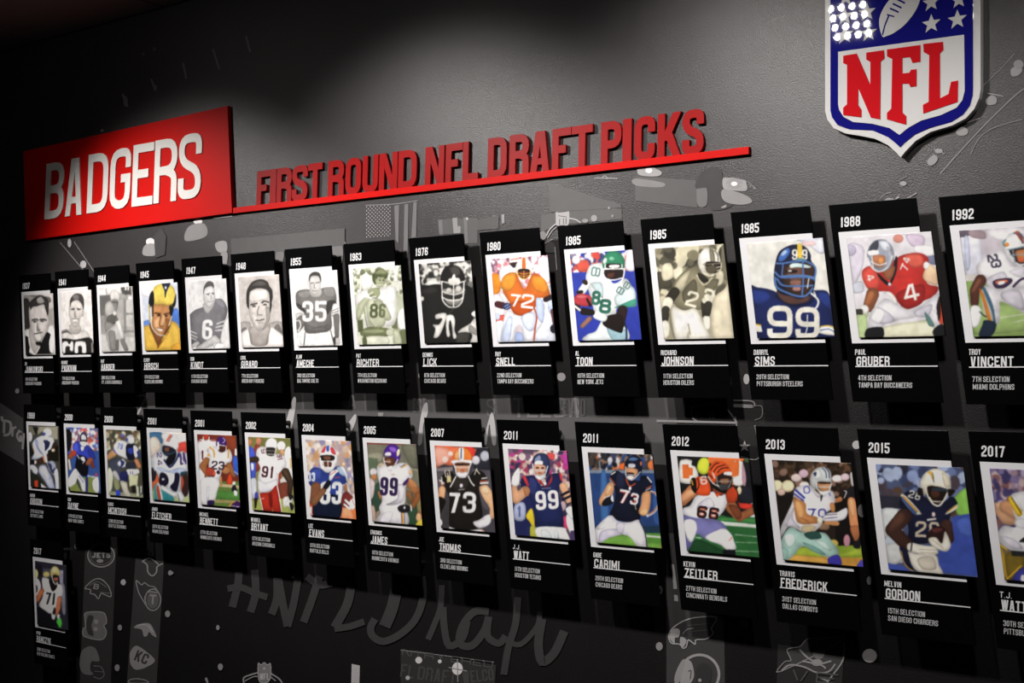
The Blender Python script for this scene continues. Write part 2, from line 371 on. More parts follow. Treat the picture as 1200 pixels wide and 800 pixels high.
def paint(H, ops, w_, h, seed, gain):
    SS = 2; u, v = np.meshgrid((np.arange(w_*SS)+.5)/(w_*SS), (np.arange(h*SS)+.5)/(h*SS))
    X, Y = hom(H, u, v); img = np.zeros((h*SS, w_*SS, 3)); rng = np.random.default_rng(seed)
    back = None
    def fin():   # soften what has been painted so far (out of focus backgrounds)
        k = img.copy()
        for _ in range(3):
            k[1:-1] = (k[:-2]+k[1:-1]*2+k[2:])/4; k[:, 1:-1] = (k[:, :-2]+k[:, 1:-1]*2+k[:, 2:])/4
        img[:] = k
    for o in ops:
        if o[0] == 'F': img[:] = [int(o[1][i:i+2], 16) for i in (0, 2, 4)]; continue
        if o[0] == 'C':
            _, cols, x0, y0, x1, y1, sz, sd = o; rr = random.Random(sd); n = min(260, int((x1-x0)*(y1-y0)/(sz*sz)*2.2))
            for _ in range(n):
                c = cols[rr.randrange(len(cols))]; s = sz*rr.uniform(.3, .75)
                fill(img, X, Y, [ell(rr.uniform(x0, x1), rr.uniform(y0, y1), s, s*rr.uniform(.8, 1.5), rr.uniform(-30, 30), 10)], [int(c[i:i+2], 16) for i in (0, 2, 4)])
            fin(); continue
        for q in (helmet_ops(o) if o[0] == 'H' else [o]):
            c = [int(q[1][i:i+2], 16) for i in (0, 2, 4)]
            fill(img, X, Y, op_polys(q), c, .32 if q[0] in 'PLE' else 0.)
    img = img.reshape(h, SS, w_, SS, 3).mean((1, 3))
    k = img.copy(); k[1:-1] = (img[:-2]+img[1:-1]*2+img[2:])/4; k[:, 1:-1] = (k[:, :-2]+k[:, 1:-1]*2+k[:, 2:])/4; img = img*.35+k*.65
    nz = value_noise(h, w_, w_/9, rng)*.6+value_noise(h, w_, w_/22, rng)*.4
    img = img*(1+(nz[..., None]-.5)*.2)
    img = img*.9+img.mean(2, keepdims=True)*.1
    c = np.clip(img/255., 0, 1); c = np.where(c <= .04045, c/12.92, ((c+.055)/1.055)**2.4)
    return np.clip(c*gain, 0, .9)

# ------------------------------------------------------------------ room shell
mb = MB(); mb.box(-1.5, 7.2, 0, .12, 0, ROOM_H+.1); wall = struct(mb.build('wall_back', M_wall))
mb = MB(); mb.box(-1.62, -1.5, -5.2, .12, 0, ROOM_H+.1); struct(mb.build('wall_left', M_room))
mb = MB(); mb.box(7.2, 7.32, -5.2, .12, 0, ROOM_H+.1); struct(mb.build('wall_right', M_room))
mb = MB(); mb.box(-1.5, 7.2, -5.32, -5.2, 0, ROOM_H+.1); struct(mb.build('wall_front', M_room))
mb = MB(); mb.box(-1.62, 7.32, -5.32, .12, -.1, 0); struct(mb.build('floor', M_floor))
mb = MB(); mb.box(-1.62, 7.32, -5.32, .12, ROOM_H+.02, ROOM_H+.14); ceil = struct(mb.build('ceiling', M_grid))
mb = MB(); mb.box(-1.5, 7.2, -.014, 0, 0, .10); bs = struct(mb.build('baseboard_back', M_black))
TP = .72; tile = None
for i in range(12):
    for j in range(7):
        x0 = .085+(i-2)*TP; y1 = -.012-j*TP; x1 = x0+TP-.016; y0 = max(y1-TP+.016, -5.19); xa = max(x0, -1.49); xb = min(x1, 7.19)
        if xb-xa < .1: continue
        mb = MB(); mb.box(xa, xb, y0, y1, ROOM_H, ROOM_H+.021); mb.build('ceiling_tile', M_ceil, ceil)

# ------------------------------------------------------------------ printed mural on the back wall
MU = []
MU.append(("poster_band",[0.0059586,0.000244128,-0.249862,0.00126155,-0.00319767,3.17784,0.000735672,6.50187e-05],[("p",0.105,[160,476,300,472,500,468,640,466,790,466,800,545,640,540,500,533,300,522,160,512])]))
MU.append(("block_letters",[0.00159066,6.51707e-05,1.31556,0.000336775,-0.000853628,1.74692,0.00019639,1.73569e-05],[("N",0.17,"A",318,98,40,50,0,6),
("N",0.17,"EST",552,110,46,50,0,6),
("N",0.17,"S",812,112,30,60,0,6),
("N",0.2,"TELSA",905,108,235,70,0,9),
("N",0.17,"WELCO",1050,112,110,60,0,6),
("P",0.5,[105,200,130,112,142,118,130,200,108,262,100,230]),
("P",0.5,[325,200,350,165,352,190,330,240,318,235]),
("P",0.5,[585,150,603,125,605,165,590,200,585,265,570,265]),
("P",0.5,[800,268,828,160,842,200,845,268,832,268,822,200,812,268]),
("p",0.3,[430,160,450,160,448,172,432,172])]))
MU.append(("block_letters",[0.00144639,5.92596e-05,-0.133568,0.000306229,-0.000776203,1.65734,0.000178577,1.57826e-05],[("p",0.12,[636,4,690,4,690,245,640,245]),
("S",0.5,9,[640,18,685,18,640,110]),
("p",0.17,[650,165,680,165,680,190,650,190]),
("p",0.13,[470,560,515,560,518,680,475,680]),
("S",0.5,6,[470,585,492,580]),
("S",0.5,6,[470,605,492,604]),
("S",0.5,6,[472,628,494,635]),
("p",0.13,[680,590,700,590,725,690,725,740,690,740]),
("S",0.5,7,[685,600,690,640,700,670])]))
MU.append(("star_letter_block",[0.000748344,3.06602e-05,2.78554,0.000158439,-0.000401598,1.80233,9.23936e-05,8.16574e-06],[("S",0.3,9,[200,380,375,370,470,478]),
("S",0.3,9,[205,380,205,440,240,470]),
("S",0.3,8,[450,345,560,350,560,385,450,378]),
("p",0.3,[450,365,560,370,560,388,450,385]),
("S",0.3,6,[240,440,200,440]),
("S",0.3,7,[575,490,600,680,490,675]),
("S",0.3,7,[460,440,470,500]),
("*",0.3,322,430,28),
("*",0.5,515,615,34),
("p",0.3,[0,458,470,470,470,482,0,472]),
("S",0.17,6,[560,380,615,380,615,440,575,460])]))
MU.append(("round_bulb",[0.0059586,0.000244128,-0.249862,0.00126155,-0.00319767,3.17784,0.000735672,6.50187e-05],[("E",0.5,658,441.5,5,5),
("E",0.6,875,444,3.5,6),
("E",0.5,1004,521,5,5),
("E",0.42,1011.5,598,6.5,8),
("E",0.3,873,523,1,1),
("E",0.5,1019.4,768,8.5,8),
("E",0.3,1019,680,3,5),
("E",0.3,773,757,4,5),
("E",0.3,774,691,3,5),
("E",0.17,872,730,6,6),
("E",0.5,145,682,3,3.5),
("E",0.3,197,719,3,4),
("E",0.3,200,671,2.5,3),
("E",0.3,141,735,2.5,3.5),
("E",0.3,86,694,2.5,3),
("E",0.3,82,746,2.5,4),
("E",0.3,138,782,3,4),
("E",0.5,286,613,2.5,3),
("E",0.3,256,735,2,3),
("E",0.3,259,781,3,4),
("E",0.5,344,676,2,2),
("E",0.17,90,640,2,3),
("E",0.3,21,458,2.5,3),
("E",0.3,161,447,1.5,2.5),
("E",0.3,493,440,2,3),
("E",0.3,202,671,2,2)]))
MU.append(("printed_column_band",[0.00143372,5.87405e-05,-0.0995033,0.000303546,-0.000769403,1.21195,0.000177013,1.56444e-05],[("p",0.04,[400,170,545,170,520,800,375,800])]))
MU.append(("winged_roundel_emblem",[0.00143372,5.87405e-05,-0.0995033,0.000303546,-0.000769403,1.21195,0.000177013,1.56444e-05],[("R",0.3,475,202,62,54,6),
("R",0.17,475,202,52,44,3),
("N",0.3,"JETS",432,188,88,26,0,7),
("E",0.3,470,228,16,9),
("S",0.17,3,[470,180,520,178])]))
MU.append(("bird_head_emblem",[0.00143372,5.87405e-05,-0.0995033,0.000303546,-0.000769403,1.21195,0.000177013,1.56444e-05],[("O",0.3,5,[400,355,435,320,470,312,505,340,520,372,520,395,490,385,475,380,462,405,445,385,425,380,425,362]),
("S",0.17,4,[420,345,455,325,500,350]),
("N",0.3,"B",440,335,25,26,10,5),
("S",0.17,4,[470,375,520,380])]))
MU.append(("striped_letter_emblem",[0.00143372,5.87405e-05,-0.0995033,0.000303546,-0.000769403,1.21195,0.000177013,1.56444e-05],[("P",0.17,[405,470,480,468,498,490,500,520,488,530,500,560,490,590,460,597,395,580,392,545,402,540,400,500]),
("O",0.3,5,[405,470,480,468,498,490,500,520,488,530,500,560,490,590,460,597,395,580,392,545,402,540,400,500]),
("E",0.3,452,512,10,11),
("E",0.3,450,548,10,10),
("P",0.05,[415,485,440,490,430,530,440,575,415,570,405,530])]))
MU.append(("football_helmet_emblem",[0.00143372,5.87405e-05,-0.0995033,0.000303546,-0.000769403,1.21195,0.000177013,1.56444e-05],[("P",0.17,[375,700,385,650,420,628,450,640,468,690,455,700,430,700,425,740,440,760,400,760,380,740]),
("S",0.17,5,[440,720,475,725,490,760,470,780,440,770]),
("S",0.17,4,[445,745,485,748])]))
MU.append(("printed_column_band",[0.00143372,5.87405e-05,-0.0995033,0.000303546,-0.000769403,1.21195,0.000177013,1.56444e-05],[("p",0.05,[636,215,770,230,735,800,595,800])]))
MU.append(("leaping_fish_emblem",[0.00143372,5.87405e-05,-0.0995033,0.000303546,-0.000769403,1.21195,0.000177013,1.56444e-05],[("S",0.3,7,[668,230,690,245,695,280,715,298,735,280,738,255,765,240]),
("S",0.3,6,[668,230,700,215,725,228,745,245]),
("N",0.17,"225",680,172,45,30,12,6)]))
MU.append(("flaming_roundel_emblem",[0.00143372,5.87405e-05,-0.0995033,0.000303546,-0.000769403,1.21195,0.000177013,1.56444e-05],[("R",0.3,718,410,36,50,6),
("E",0.13,718,410,28,42),
("N",0.3,"T",702,385,32,45,4,9),
("O",0.3,5,[640,320,665,340,680,330,700,345,725,350,740,375,700,372,680,400,690,440,665,400,650,370])]))
MU.append(("horse_head_emblem",[0.00143372,5.87405e-05,-0.0995033,0.000303546,-0.000769403,1.21195,0.000177013,1.56444e-05],[("P",0.3,[628,540,660,522,700,520,720,545,735,585,715,575,700,562,690,580,675,580,665,550]),
("S",0.5,4,[640,530,690,528,718,560])]))
MU.append(("arrowhead_emblem",[0.00143372,5.87405e-05,-0.0995033,0.000303546,-0.000769403,1.21195,0.000177013,1.56444e-05],[("P",0.3,[610,690,612,655,640,625,690,655,728,695,690,725,640,738,615,715]),
("N",0.05,"KC",635,655,62,50,22,9)]))
MU.append(("shield_emblem",[0.00143372,5.87405e-05,-0.0995033,0.000303546,-0.000769403,1.21195,0.000177013,1.56444e-05],[("O",0.3,5,[610,785,650,780,690,790,690,800,610,800])]))
MU.append(("brush_script_lettering",[0.00125587,5.1454e-05,0.917539,0.000265893,-0.000673963,1.27433,0.000155055,1.37038e-05],[("S",0.05,36,[320,250,318,330,290,445]),
("S",0.05,36,[395,270,400,380,375,468]),
("S",0.05,31,[268,358,330,352,400,380,455,398]),
("S",0.05,36,[500,290,500,400,475,478]),
("S",0.05,36,[505,300,530,440,550,535]),
("S",0.05,34,[600,300,580,420,550,535]),
("S",0.05,36,[700,300,660,420,625,515]),
("S",0.05,34,[640,300,700,340,760,330]),
("S",0.05,41,[850,330,830,430,770,540]),
("S",0.05,31,[770,545,840,535,910,512]),
("S",0.05,55,[1060,360,1040,450,1005,535]),
("S",0.05,34,[1180,300,1185,400,1150,500,1080,570,1000,605,950,580,940,540,960,500])]))
MU.append(("brush_script_lettering",[0.00122351,5.0128e-05,1.91833,0.00025904,-0.000656594,1.2403,0.000151059,1.33506e-05],[("S",0.05,24,[205,160,200,250,175,320,148,385]),
("S",0.05,29,[210,250,215,330,235,410,290,380,310,310]),
("S",0.05,31,[400,270,340,270,290,330,280,400,330,410,380,350,400,290]),
("S",0.05,29,[400,290,395,370,440,400,470,370]),
("S",0.05,29,[520,210,510,320,480,420,462,530]),
("S",0.05,22,[470,385,530,405,600,330,610,270]),
("S",0.05,36,[620,300,605,400,620,475,670,440,712,350])]))
MU.append(("shield_emblem",[0.00125587,5.1454e-05,0.917539,0.000265893,-0.000673963,1.27433,0.000155055,1.37038e-05],[("P",0.22,[412,710,425,715,440,704,455,715,470,712,468,780,442,800,415,785]),
("O",0.4,4,[412,710,425,715,440,704,455,715,470,712,468,780,442,800,415,785]),
("N",0.5,"NFL",420,755,44,30,0,5),
("*",0.5,440,732,9),
("S",0.3,7,[345,800,345,775,380,760,410,752]),
("S",0.3,5,[350,790,390,770,412,770]),
("S",0.3,7,[472,755,510,780,525,800]),
("S",0.3,5,[472,772,495,790]),
("P",0.3,[163,780,172,775,180,800,172,800])]))
MU.append(("white_mural_bar",[0.00125587,5.1454e-05,0.917539,0.000265893,-0.000673963,1.27433,0.000155055,1.37038e-05],[("p",0.5,[850,710,888,718,886,800,848,800])]))
MU.append(("printed_welcome_poster",[0.00122351,5.0128e-05,1.91833,0.00025904,-0.000656594,1.2403,0.000151059,1.33506e-05],[("p",0.035,[35,428,430,490,425,565,35,565]),
("S",0.3,3,[35,428,420,478]),
("N",0.07,"FL DRAFT",35,500,230,55,8,7),
("N",0.07,"WELCO",290,510,130,50,-6,7),
("N",0.1,"NTRY ERED",40,450,380,26,8,4),
("E",0.7,110,470,14,14),
("E",0.7,197,475,8,8),
("E",0.8,270,505,22,26),
("S",0.3,4,[270,465,272,560]),
("S",0.3,4,[235,500,310,515]),
("E",0.5,65,543,9,9)]))
MU.append(("printed_column_band",[0.000830673,3.40332e-05,2.81835,0.000175869,-0.000445779,1.35013,0.000102558,9.06408e-06],[("p",0.06,[5,20,60,20,150,420,305,460,310,800,5,800]),
("p",0.03,[585,600,930,640,920,800,580,800])]))
MU.append(("exclamation_lettering",[0.000830673,3.40332e-05,2.81835,0.000175869,-0.000445779,1.35013,0.000102558,9.06408e-06],[("p",0.42,[20,180,45,182,62,310,42,310,36,205,22,205]),
("p",0.42,[45,340,65,342,68,375,47,372])]))
MU.append(("eagle_head_emblem",[0.000830673,3.40332e-05,2.81835,0.000175869,-0.000445779,1.35013,0.000102558,9.06408e-06],[("P",0.05,[30,535,70,490,150,460,265,458,240,510,250,540,215,570,160,580,120,600,95,615,70,600,35,585]),
("P",0.4,[20,540,50,515,75,525,70,560,50,565,48,595,25,570]),
("P",0.4,[80,560,110,575,95,612,78,600]),
("O",0.45,6,[20,540,70,490,150,460,265,458,240,515,250,540,215,570,160,575,155,598,120,575,110,610,92,618,75,598,30,590]),
("S",0.25,5,[90,545,115,520,150,515]),
("S",0.12,5,[120,500,230,490]),
("S",0.12,5,[140,530,220,525])]))
MU.append(("profile_roundel_emblem",[0.000830673,3.40332e-05,2.81835,0.000175869,-0.000445779,1.35013,0.000102558,9.06408e-06],[("R",0.4,178,755,102,102,14),
("P",0.045,[165,720,200,695,235,715,240,760,225,800,165,800,160,760]),
("P",0.4,[100,700,120,680,140,700,150,760,130,800,80,800]),
("P",0.35,[50,760,75,700,100,675,90,740,70,800,50,800]),
("E",0.4,180,785,9,9),
("S",0.05,4,[120,740,135,735,130,780])]))
MU.append(("pirate_flag_emblem",[0.000830673,3.40332e-05,2.81835,0.000175869,-0.000445779,1.35013,0.000102558,9.06408e-06],[("P",0.07,[605,740,625,700,650,690,640,640,690,620,740,580,820,565,930,575,930,680,870,740,790,750,720,720,650,715]),
("O",0.3,5,[600,740,620,690,655,680,635,625,700,610,740,572,820,565,930,572]),
("S",0.36,8,[605,735,650,705,720,715,790,745,850,740,885,700]),
("S",0.36,8,[930,590,925,680,870,760,840,800]),
("S",0.36,9,[800,770,850,790]),
("E",0.2,800,640,32,36),
("P",0.05,[760,610,800,585,840,600,835,625,770,630]),
("E",0.36,790,693,28,18),
("S",0.36,9,[700,625,745,670,820,710,835,725]),
("S",0.36,9,[865,685,800,700,740,690,715,685]),
("N",0.1,"VE",640,740,260,55,6,8)]))
MU.append(("printed_flag",[0.00113838,4.66401e-05,1.6715,0.000241016,-0.000610909,2.2765,0.000140549,1.24217e-05],[("D",0.42,120,90,118,150,3.4,7,9),
("p",0.17,[250,85,272,80,270,260,256,245]),
("p",0.17,[298,78,316,75,312,330,292,330]),
("p",0.17,[340,68,356,66,352,232,330,235]),
("S",0.3,3,[115,82,250,76,360,60])]))
MU.append(("printed_building_columns",[0.00113838,4.66401e-05,1.6715,0.000241016,-0.000610909,2.2765,0.000140549,1.24217e-05],[("p",0.1,[455,150,640,140,640,260,585,260,570,212,460,220]),
("p",0.3,[522,142,545,140,548,212,528,214]),
("p",0.17,[575,140,590,138,595,260,582,262]),
("p",0.3,[548,180,560,180,560,212,548,212]),
("p",0.17,[455,152,475,150,478,218,462,220]),
("p",0.17,[710,130,725,128,728,192,712,195]),
("p",0.3,[752,126,766,124,768,165,754,168]),
("p",0.09,[640,150,740,130,740,190,640,200]),
("E",0.5,592,145,5,6)]))
MU.append(("arched_shield_emblem",[0.000613411,2.51319e-05,2.32249,0.000129871,-0.000329186,2.17386,7.57342e-05,6.69338e-06],[("p",0.1,[230,80,640,20,860,30,860,110,340,160,230,220]),
("P",0.4,[345,40,355,35,440,28,445,150,400,158,350,160,345,120]),
("S",0.1,6,[360,60,435,50]),
("S",0.1,6,[365,85,430,95]),
("S",0.1,6,[375,110,375,155]),
("S",0.1,6,[405,105,405,150]),
("S",0.1,6,[425,105,425,150]),
("S",0.42,9,[450,105,500,115,540,140]),
("S",0.42,9,[270,245,300,190,345,150]),
("S",0.35,6,[235,340,260,300,320,270]),
("S",0.35,6,[280,260,320,200,350,175]),
("E",0.2,245,240,28,34),
("E",0.3,645,105,24,26),
("E",0.26,575,125,24,16),
("P",0.06,[240,360,290,290,330,300,345,370]),
("S",0.3,6,[340,330,355,510]),
("E",0.3,762,25,8,10),
("E",0.25,790,88,10,12)]))
MU.append(("stage_lamp_print",[0.000633006,2.59347e-05,2.75058,0.00013402,-0.000339702,2.33096,7.81534e-05,6.90719e-06],[("P",0.16,[340,430,410,420,410,540,350,545]),
("P",0.045,[330,400,370,320,440,275,510,290,520,340,525,520,570,520,590,545,520,575,430,560,420,430,345,425]),
("P",0.36,[525,355,560,350,600,350,680,370,690,390,690,440,600,440,530,425]),
("P",0.28,[528,430,680,470,730,520,640,540,530,510]),
("E",0.3,605,392,60,38),
("E",0.85,605,392,22,15),
("S",0.34,3,[535,360,600,350,690,372]),
("S",0.34,3,[540,420,610,438,690,430]),
("E",0.4,560,400,6,5),
("E",0.4,655,400,6,5),
("E",0.4,580,425,5,4),
("E",0.4,640,425,5,4),
("E",0.3,720,410,5,4),
("E",0.3,745,425,5,4),
("S",0.3,4,[700,375,760,430]),
("P",0.34,[512,560,550,540,545,560])]))
MU.append(("stage_lamp_print",[0.00110818,4.5403e-05,2.25477,0.000234624,-0.000594705,2.4813,0.000136821,1.20922e-05],[("p",0.1,[618,362,885,380,890,500,618,470]),
("P",0.22,[615,372,740,390,730,410,620,402]),
("P",0.34,[628,330,660,318,700,325,735,345,715,362,640,358]),
("E",0.85,678,336,15,12),
("S",0.3,4,[450,345,500,338]),
("S",0.35,4,[440,370,540,372]),
("S",0.35,3,[470,372,485,360,500,374]),
("p",0.1,[235,390,245,520,560,500,555,485])]))
MU.append(("stage_lamp_print",[0.00206185,8.44756e-05,0.156872,0.000436534,-0.00110649,2.34593,0.000254565,2.24984e-05],[("E",0.75,470,53,14,9),
("P",0.26,[440,70,490,60,497,100,430,115]),
("E",0.75,318,118,14,12),
("P",0.3,[300,130,330,125,335,160,295,160]),
("P",0.36,[525,125,545,115,562,120,562,148,535,150]),
("P",0.3,[545,150,565,155,560,195,545,190]),
("P",0.36,[650,108,665,104,678,110,665,124]),
("S",0.4,4,[520,42,580,36]),
("E",0.5,60,122,6,14),
("E",0.5,104,190,10,12),
("S",0.2,3,[30,120,110,215]),
("S",0.2,3,[75,118,140,215]),
("P",0.16,[720,150,740,136,745,170,725,210]),
("P",0.3,[885,120,910,110,940,118,935,128,890,128]),
("P",0.16,[900,130,932,130,930,190,905,200]),
("p",0.09,[575,110,940,75,940,130,580,165]),
("p",0.05,[330,100,355,75,370,100,365,160,335,170])]))
MU.append(("floodlight_beams_print",[0.000754474,3.09113e-05,3.3897,0.000159737,-0.000404888,2.42665,9.31504e-05,8.23262e-06],[("S",0.28,6,[230,640,420,430,590,260,667,195]),
("S",0.22,4,[445,190,560,80,620,10]),
("S",0.25,4,[390,540,430,460,510,400,660,355]),
("P",0.32,[600,95,630,80,660,95,640,125,605,130]),
("E",0.28,640,70,26,24),
("P",0.32,[470,255,500,230,525,245,520,275,480,280]),
("S",0.35,5,[480,220,560,235]),
("P",0.32,[315,420,345,395,375,410,370,435,330,440]),
("S",0.3,4,[350,380,440,350]),
("P",0.32,[165,570,200,540,220,560,200,590,175,595]),
("E",0.35,225,520,20,12),
("S",0.35,4,[200,510,255,535]),
("S",0.35,5,[60,765,110,740]),
("S",0.4,5,[0,770,20,760]),
("E",0.35,40,690,18,12),
("S",0.25,3,[20,670,60,650])]))
MU.append(("floodlight_beams_print",[0.000475951,1.95e-05,3.21076,0.000100768,-0.000255418,2.13232,5.87628e-05,5.19345e-06],[("S",0.3,6,[520,55,560,20,620,0]),
("P",0.32,[560,70,590,50,640,60,640,74,560,78]),
("S",0.4,5,[660,50,690,20]),
("S",0.3,4,[770,60,830,0])]))
MU.append(("floodlight_row_print",[0.00148965,6.1032e-05,-0.249862,0.000315388,-0.000799419,3.17784,0.000183918,1.62547e-05],[("S",0.22,9,[575,440,600,500]),
("S",0.22,9,[710,370,730,425]),
("S",0.22,9,[860,295,875,370]),
("S",0.22,9,[1000,230,1030,325]),
("S",0.22,9,[1155,170,1175,245]),
("E",0.15,725,230,8,10),
("E",0.15,675,255,7,9)]))
MU.append(("floodlight_row_print",[0.00148003,6.06377e-05,-0.223993,0.00031335,-0.000794254,2.83961,0.00018273,1.61497e-05],[("E",0.2,590,75,10,24),
("E",0.2,730,10,8,12),
("E",0.25,480,212,8,6)]))
MU.append(("brush_script_lettering",[0.00144639,5.92596e-05,-0.133568,0.000306229,-0.000776203,1.65734,0.000178577,1.57826e-05],[("p",0.09,[0,45,110,120,115,340,0,270]),
("S",0.42,13,[-20,120,-5,190]),
("S",0.42,13,[10,110,12,130]),
("S",0.42,12,[22,125,20,190]),
("S",0.42,12,[10,130,50,140,48,190,18,200]),
("S",0.42,10,[62,160,60,205]),
("S",0.42,10,[62,170,78,160]),
("S",0.42,10,[95,175,82,200,95,225,100,180,102,230]),
("S",0.42,10,[115,190,108,265])]))
for n, (name, H, ops) in enumerate(MU):
    base = .0004 if name in ('poster_band', 'printed_column_band') else .0010
    groups = {}
    for k, o in enumerate(ops):
        mb = groups.setdefault(o[1], MB())
        for q, poly in enumerate(op_polys(o, True)):
            pts = [hom(H, x, y) for x, y in poly]
            if max(p[1] for p in pts) > ROOM_H: continue
            mb.prism(pts, -(base+n*.0000137+k*.000083+(q % 3)*.00002), None)
    root = None
    me = bpy.data.meshes.new(name); V = []; F = []; MI = []
    for gi, (g, mb) in enumerate(groups.items()):
        b = len(V); V += mb.v; F += [[i+b for i in f] for f in mb.f]; MI += [gi]*len(mb.f); me.materials.append(grey(g))
    me.from_pydata(V, [], F); me.polygons.foreach_set('material_index', MI)
    o = bpy.data.objects.new(name, me); COL.objects.link(o); o.parent = wall

# ------------------------------------------------------------------ red title board
PZ0 = 2.2195
TX = .61
t = thing('title_board', 'large red board with raised white capital letters at the upper left', 'sign', (TX, 0, PZ0))
mb = MB(); mb.prism([(-.021-TX, .3400), (1.154-TX, .3650), (1.193-TX, .0165), (.0235-TX, .0020)], -.014, 0)
bevel(mb.build('panel', M_red, t), .0008)
for ch, x0, x1 in [("B",0.1439,0.2606),("A",0.2659,0.3843),("D",0.4075,0.528),("G",0.5404,0.6568),("E",0.6688,0.7836),("R",0.7895,0.9107),("S",0.9186,1.0368)]:
    mb = MB(); add_glyph(mb, ch, x0-TX, 2.2912+(x0-.19)*.0105-PZ0, x1-x0, .2055+(x0-.19)*.0125, .029, -.018, -.0135, step=.0001)
    mb.build('letter', M_wlet, t)
# ------------------------------------------------------------------ red subtitle lettering on a thin bar
BX = 2.1; BZ = 2.2350
t = thing('lettering_strip', 'long thin red bar carrying raised red capital letters', 'sign', (BX, 0, BZ))
mb = MB(); mb.box(1.1935-BX, 3.036-BX, -.0105, 0, 0, .0180); bevel(mb.build('bar', M_red, t), .0006)
for ch, x0, x1 in [("F",1.3039,1.3656),("I",1.3656,1.3939),("R",1.397,1.4642),("S",1.4662,1.535),("T",1.537,1.5985),("R",1.6239,1.6914),("O",1.6981,1.7622),("U",1.7687,1.8314),("N",1.836,1.9081),("D",1.9117,1.9829),("N",2.015,2.0856),("F",2.0915,2.1521),("L",2.1538,2.2092),("D",2.2429,2.3083),("R",2.3177,2.383),("A",2.3853,2.4544),("F",2.4603,2.5203),("T",2.5225,2.5883),("P",2.615,2.6767),("I",2.6808,2.7073),("C",2.7161,2.7761),("K",2.784,2.851),("S",2.8542,2.9143)]:
    mb = MB(); add_glyph(mb, ch, x0-BX, .0150, x1-x0, .1090, .0205 if x1-x0 > .04 else x1-x0, -.0102, -.0030, step=.0001)
    mb.build('letter', M_red2, t)

# ------------------------------------------------------------------ shield emblem
SX, SZ = 3.43, 2.18
t = thing('shield_sign', 'large red, white and blue shield-shaped wall emblem at the top right', 'sign', (SX, 0, SZ))
HS = [0.000877937,3.61381e-05,3.17369,0.000186375,-0.000469128,2.57288,0.000108729,9.60943e-06]
def sp(l, smooth=False):
    P = catmull(l) if smooth else pairs(l); return [(hom(HS, x, y)[0]-SX, hom(HS, x, y)[1]-SZ) for x, y in P]
def shield_outline(x0, x1, ztop, low):
    xm = (x0+x1)/2; h = x1-x0
    top = [(x1, ztop), (x1-h*.09, ztop+.016), (x1-h*.24, ztop+.002), (x1-h*.36, ztop+.004), (xm, ztop+.030), (x0+h*.36, ztop+.004), (x0+h*.24, ztop+.002), (x0+h*.09, ztop+.016), (x0, ztop)]
    return low+top
def lower(l): return sp(l)
lo_out = lower([105,0,105,520,115,560,145,600,200,625,270,636,340,650,400,680,440,715,460,738,480,712,530,660,600,618,700,588,765,555,805,510,828,460,835,420,835,0])
lo_blue = lower([132,0,132,515,140,550,165,585,220,605,330,610,400,640,440,672,459,690,480,668,530,628,600,598,700,570,755,535,785,495,798,450,800,420,800,0])
def capd(l, zt, inset):
    x0, x1 = l[0][0], l[-1][0]
    return l+[(x1, zt), (x1-.030, zt+.016), (x1-.085, zt+.001), ((x0+x1)/2+.045, zt+.004), ((x0+x1)/2, zt+.028), ((x0+x1)/2-.045, zt+.004), (x0+.085, zt+.001), (x0+.030, zt+.016), (x0, zt)]
mb = MB(); mb.prism(capd(lo_out, .470, 0), -.018, -.001); bevel(mb.build('backing_plate', M_swh, t), .001)
mb = MB(); mb.prism(capd(lo_blue, .456, 0), -.0198, -.0175); mb.build('blue_field', M_blue, t)
mb = MB(); mb.prism(sp([170,243,760,163,763,425,752,470,725,505,650,540,560,565,500,598,457,632,410,600,330,580,240,572,195,548,175,515,170,490]), -.0214, -.0195); mb.build('white_field', M_swh, t)
for nm, l in (('N', [195,262,258,252,322,400,322,292,303,280,303,248,385,236,388,275,370,290,368,560,325,552,265,412,265,492,280,515,280,550,195,540,195,505,213,490,213,305,195,297]),
              ('F', [400,233,556,212,556,290,520,296,508,268,472,272,472,345,505,342,512,328,538,325,538,405,510,408,502,393,472,393,472,528,490,545,490,585,400,560,400,530,420,510,425,278,400,265]),
              ('L', [570,207,662,197,664,235,648,252,648,462,688,442,700,385,733,378,731,478,570,533,568,493,595,478,598,260,572,245])):
    mb = MB(); mb.prism(sp(l), -.0230, -.0213); mb.build('letter', M_sred, t)
mb = MB(); mb.prism(sp([378,172,364,130,364,85,385,35,420,-10,470,-48,515,-66,552,-70,556,-20,545,25,520,70,480,118,430,155,395,170], True), -.0214, -.0195); ball = mb.build('football', M_swh, t)
mb = MB()
for l in ([380,168,392,120,412,72,406,70,388,115,376,160], [398,72,432,82,434,76,400,66], [412,44,452,62,455,54,415,36], [425,22,466,42,469,34,428,14], [442,0,482,20,485,12,445,-8], [460,-20,498,0,501,-8,463,-28]):
    mb.prism(sp(l), -.0222, -.0213)
mb.build('lacing', M_blue, ball)
for cx, cy, r in ((200,165,45),(312,155,42),(305,58,44),(200,78,44),(606,112,46),(728,92,47),(606,12,44),(735,0,42),(205,-10,42),(305,-40,42),(606,-85,42),(728,-100,42)):
    mb = MB(); x, z = hom(HS, cx, cy); x2, z2 = hom(HS, cx, cy-r)
    mb.prism([(x-SX+(p[0]*1.0), z-SZ-(p[1])) for p in star(0, 0, (z2-z))], -.0214, -.0195); mb.build('star', M_swh, t)

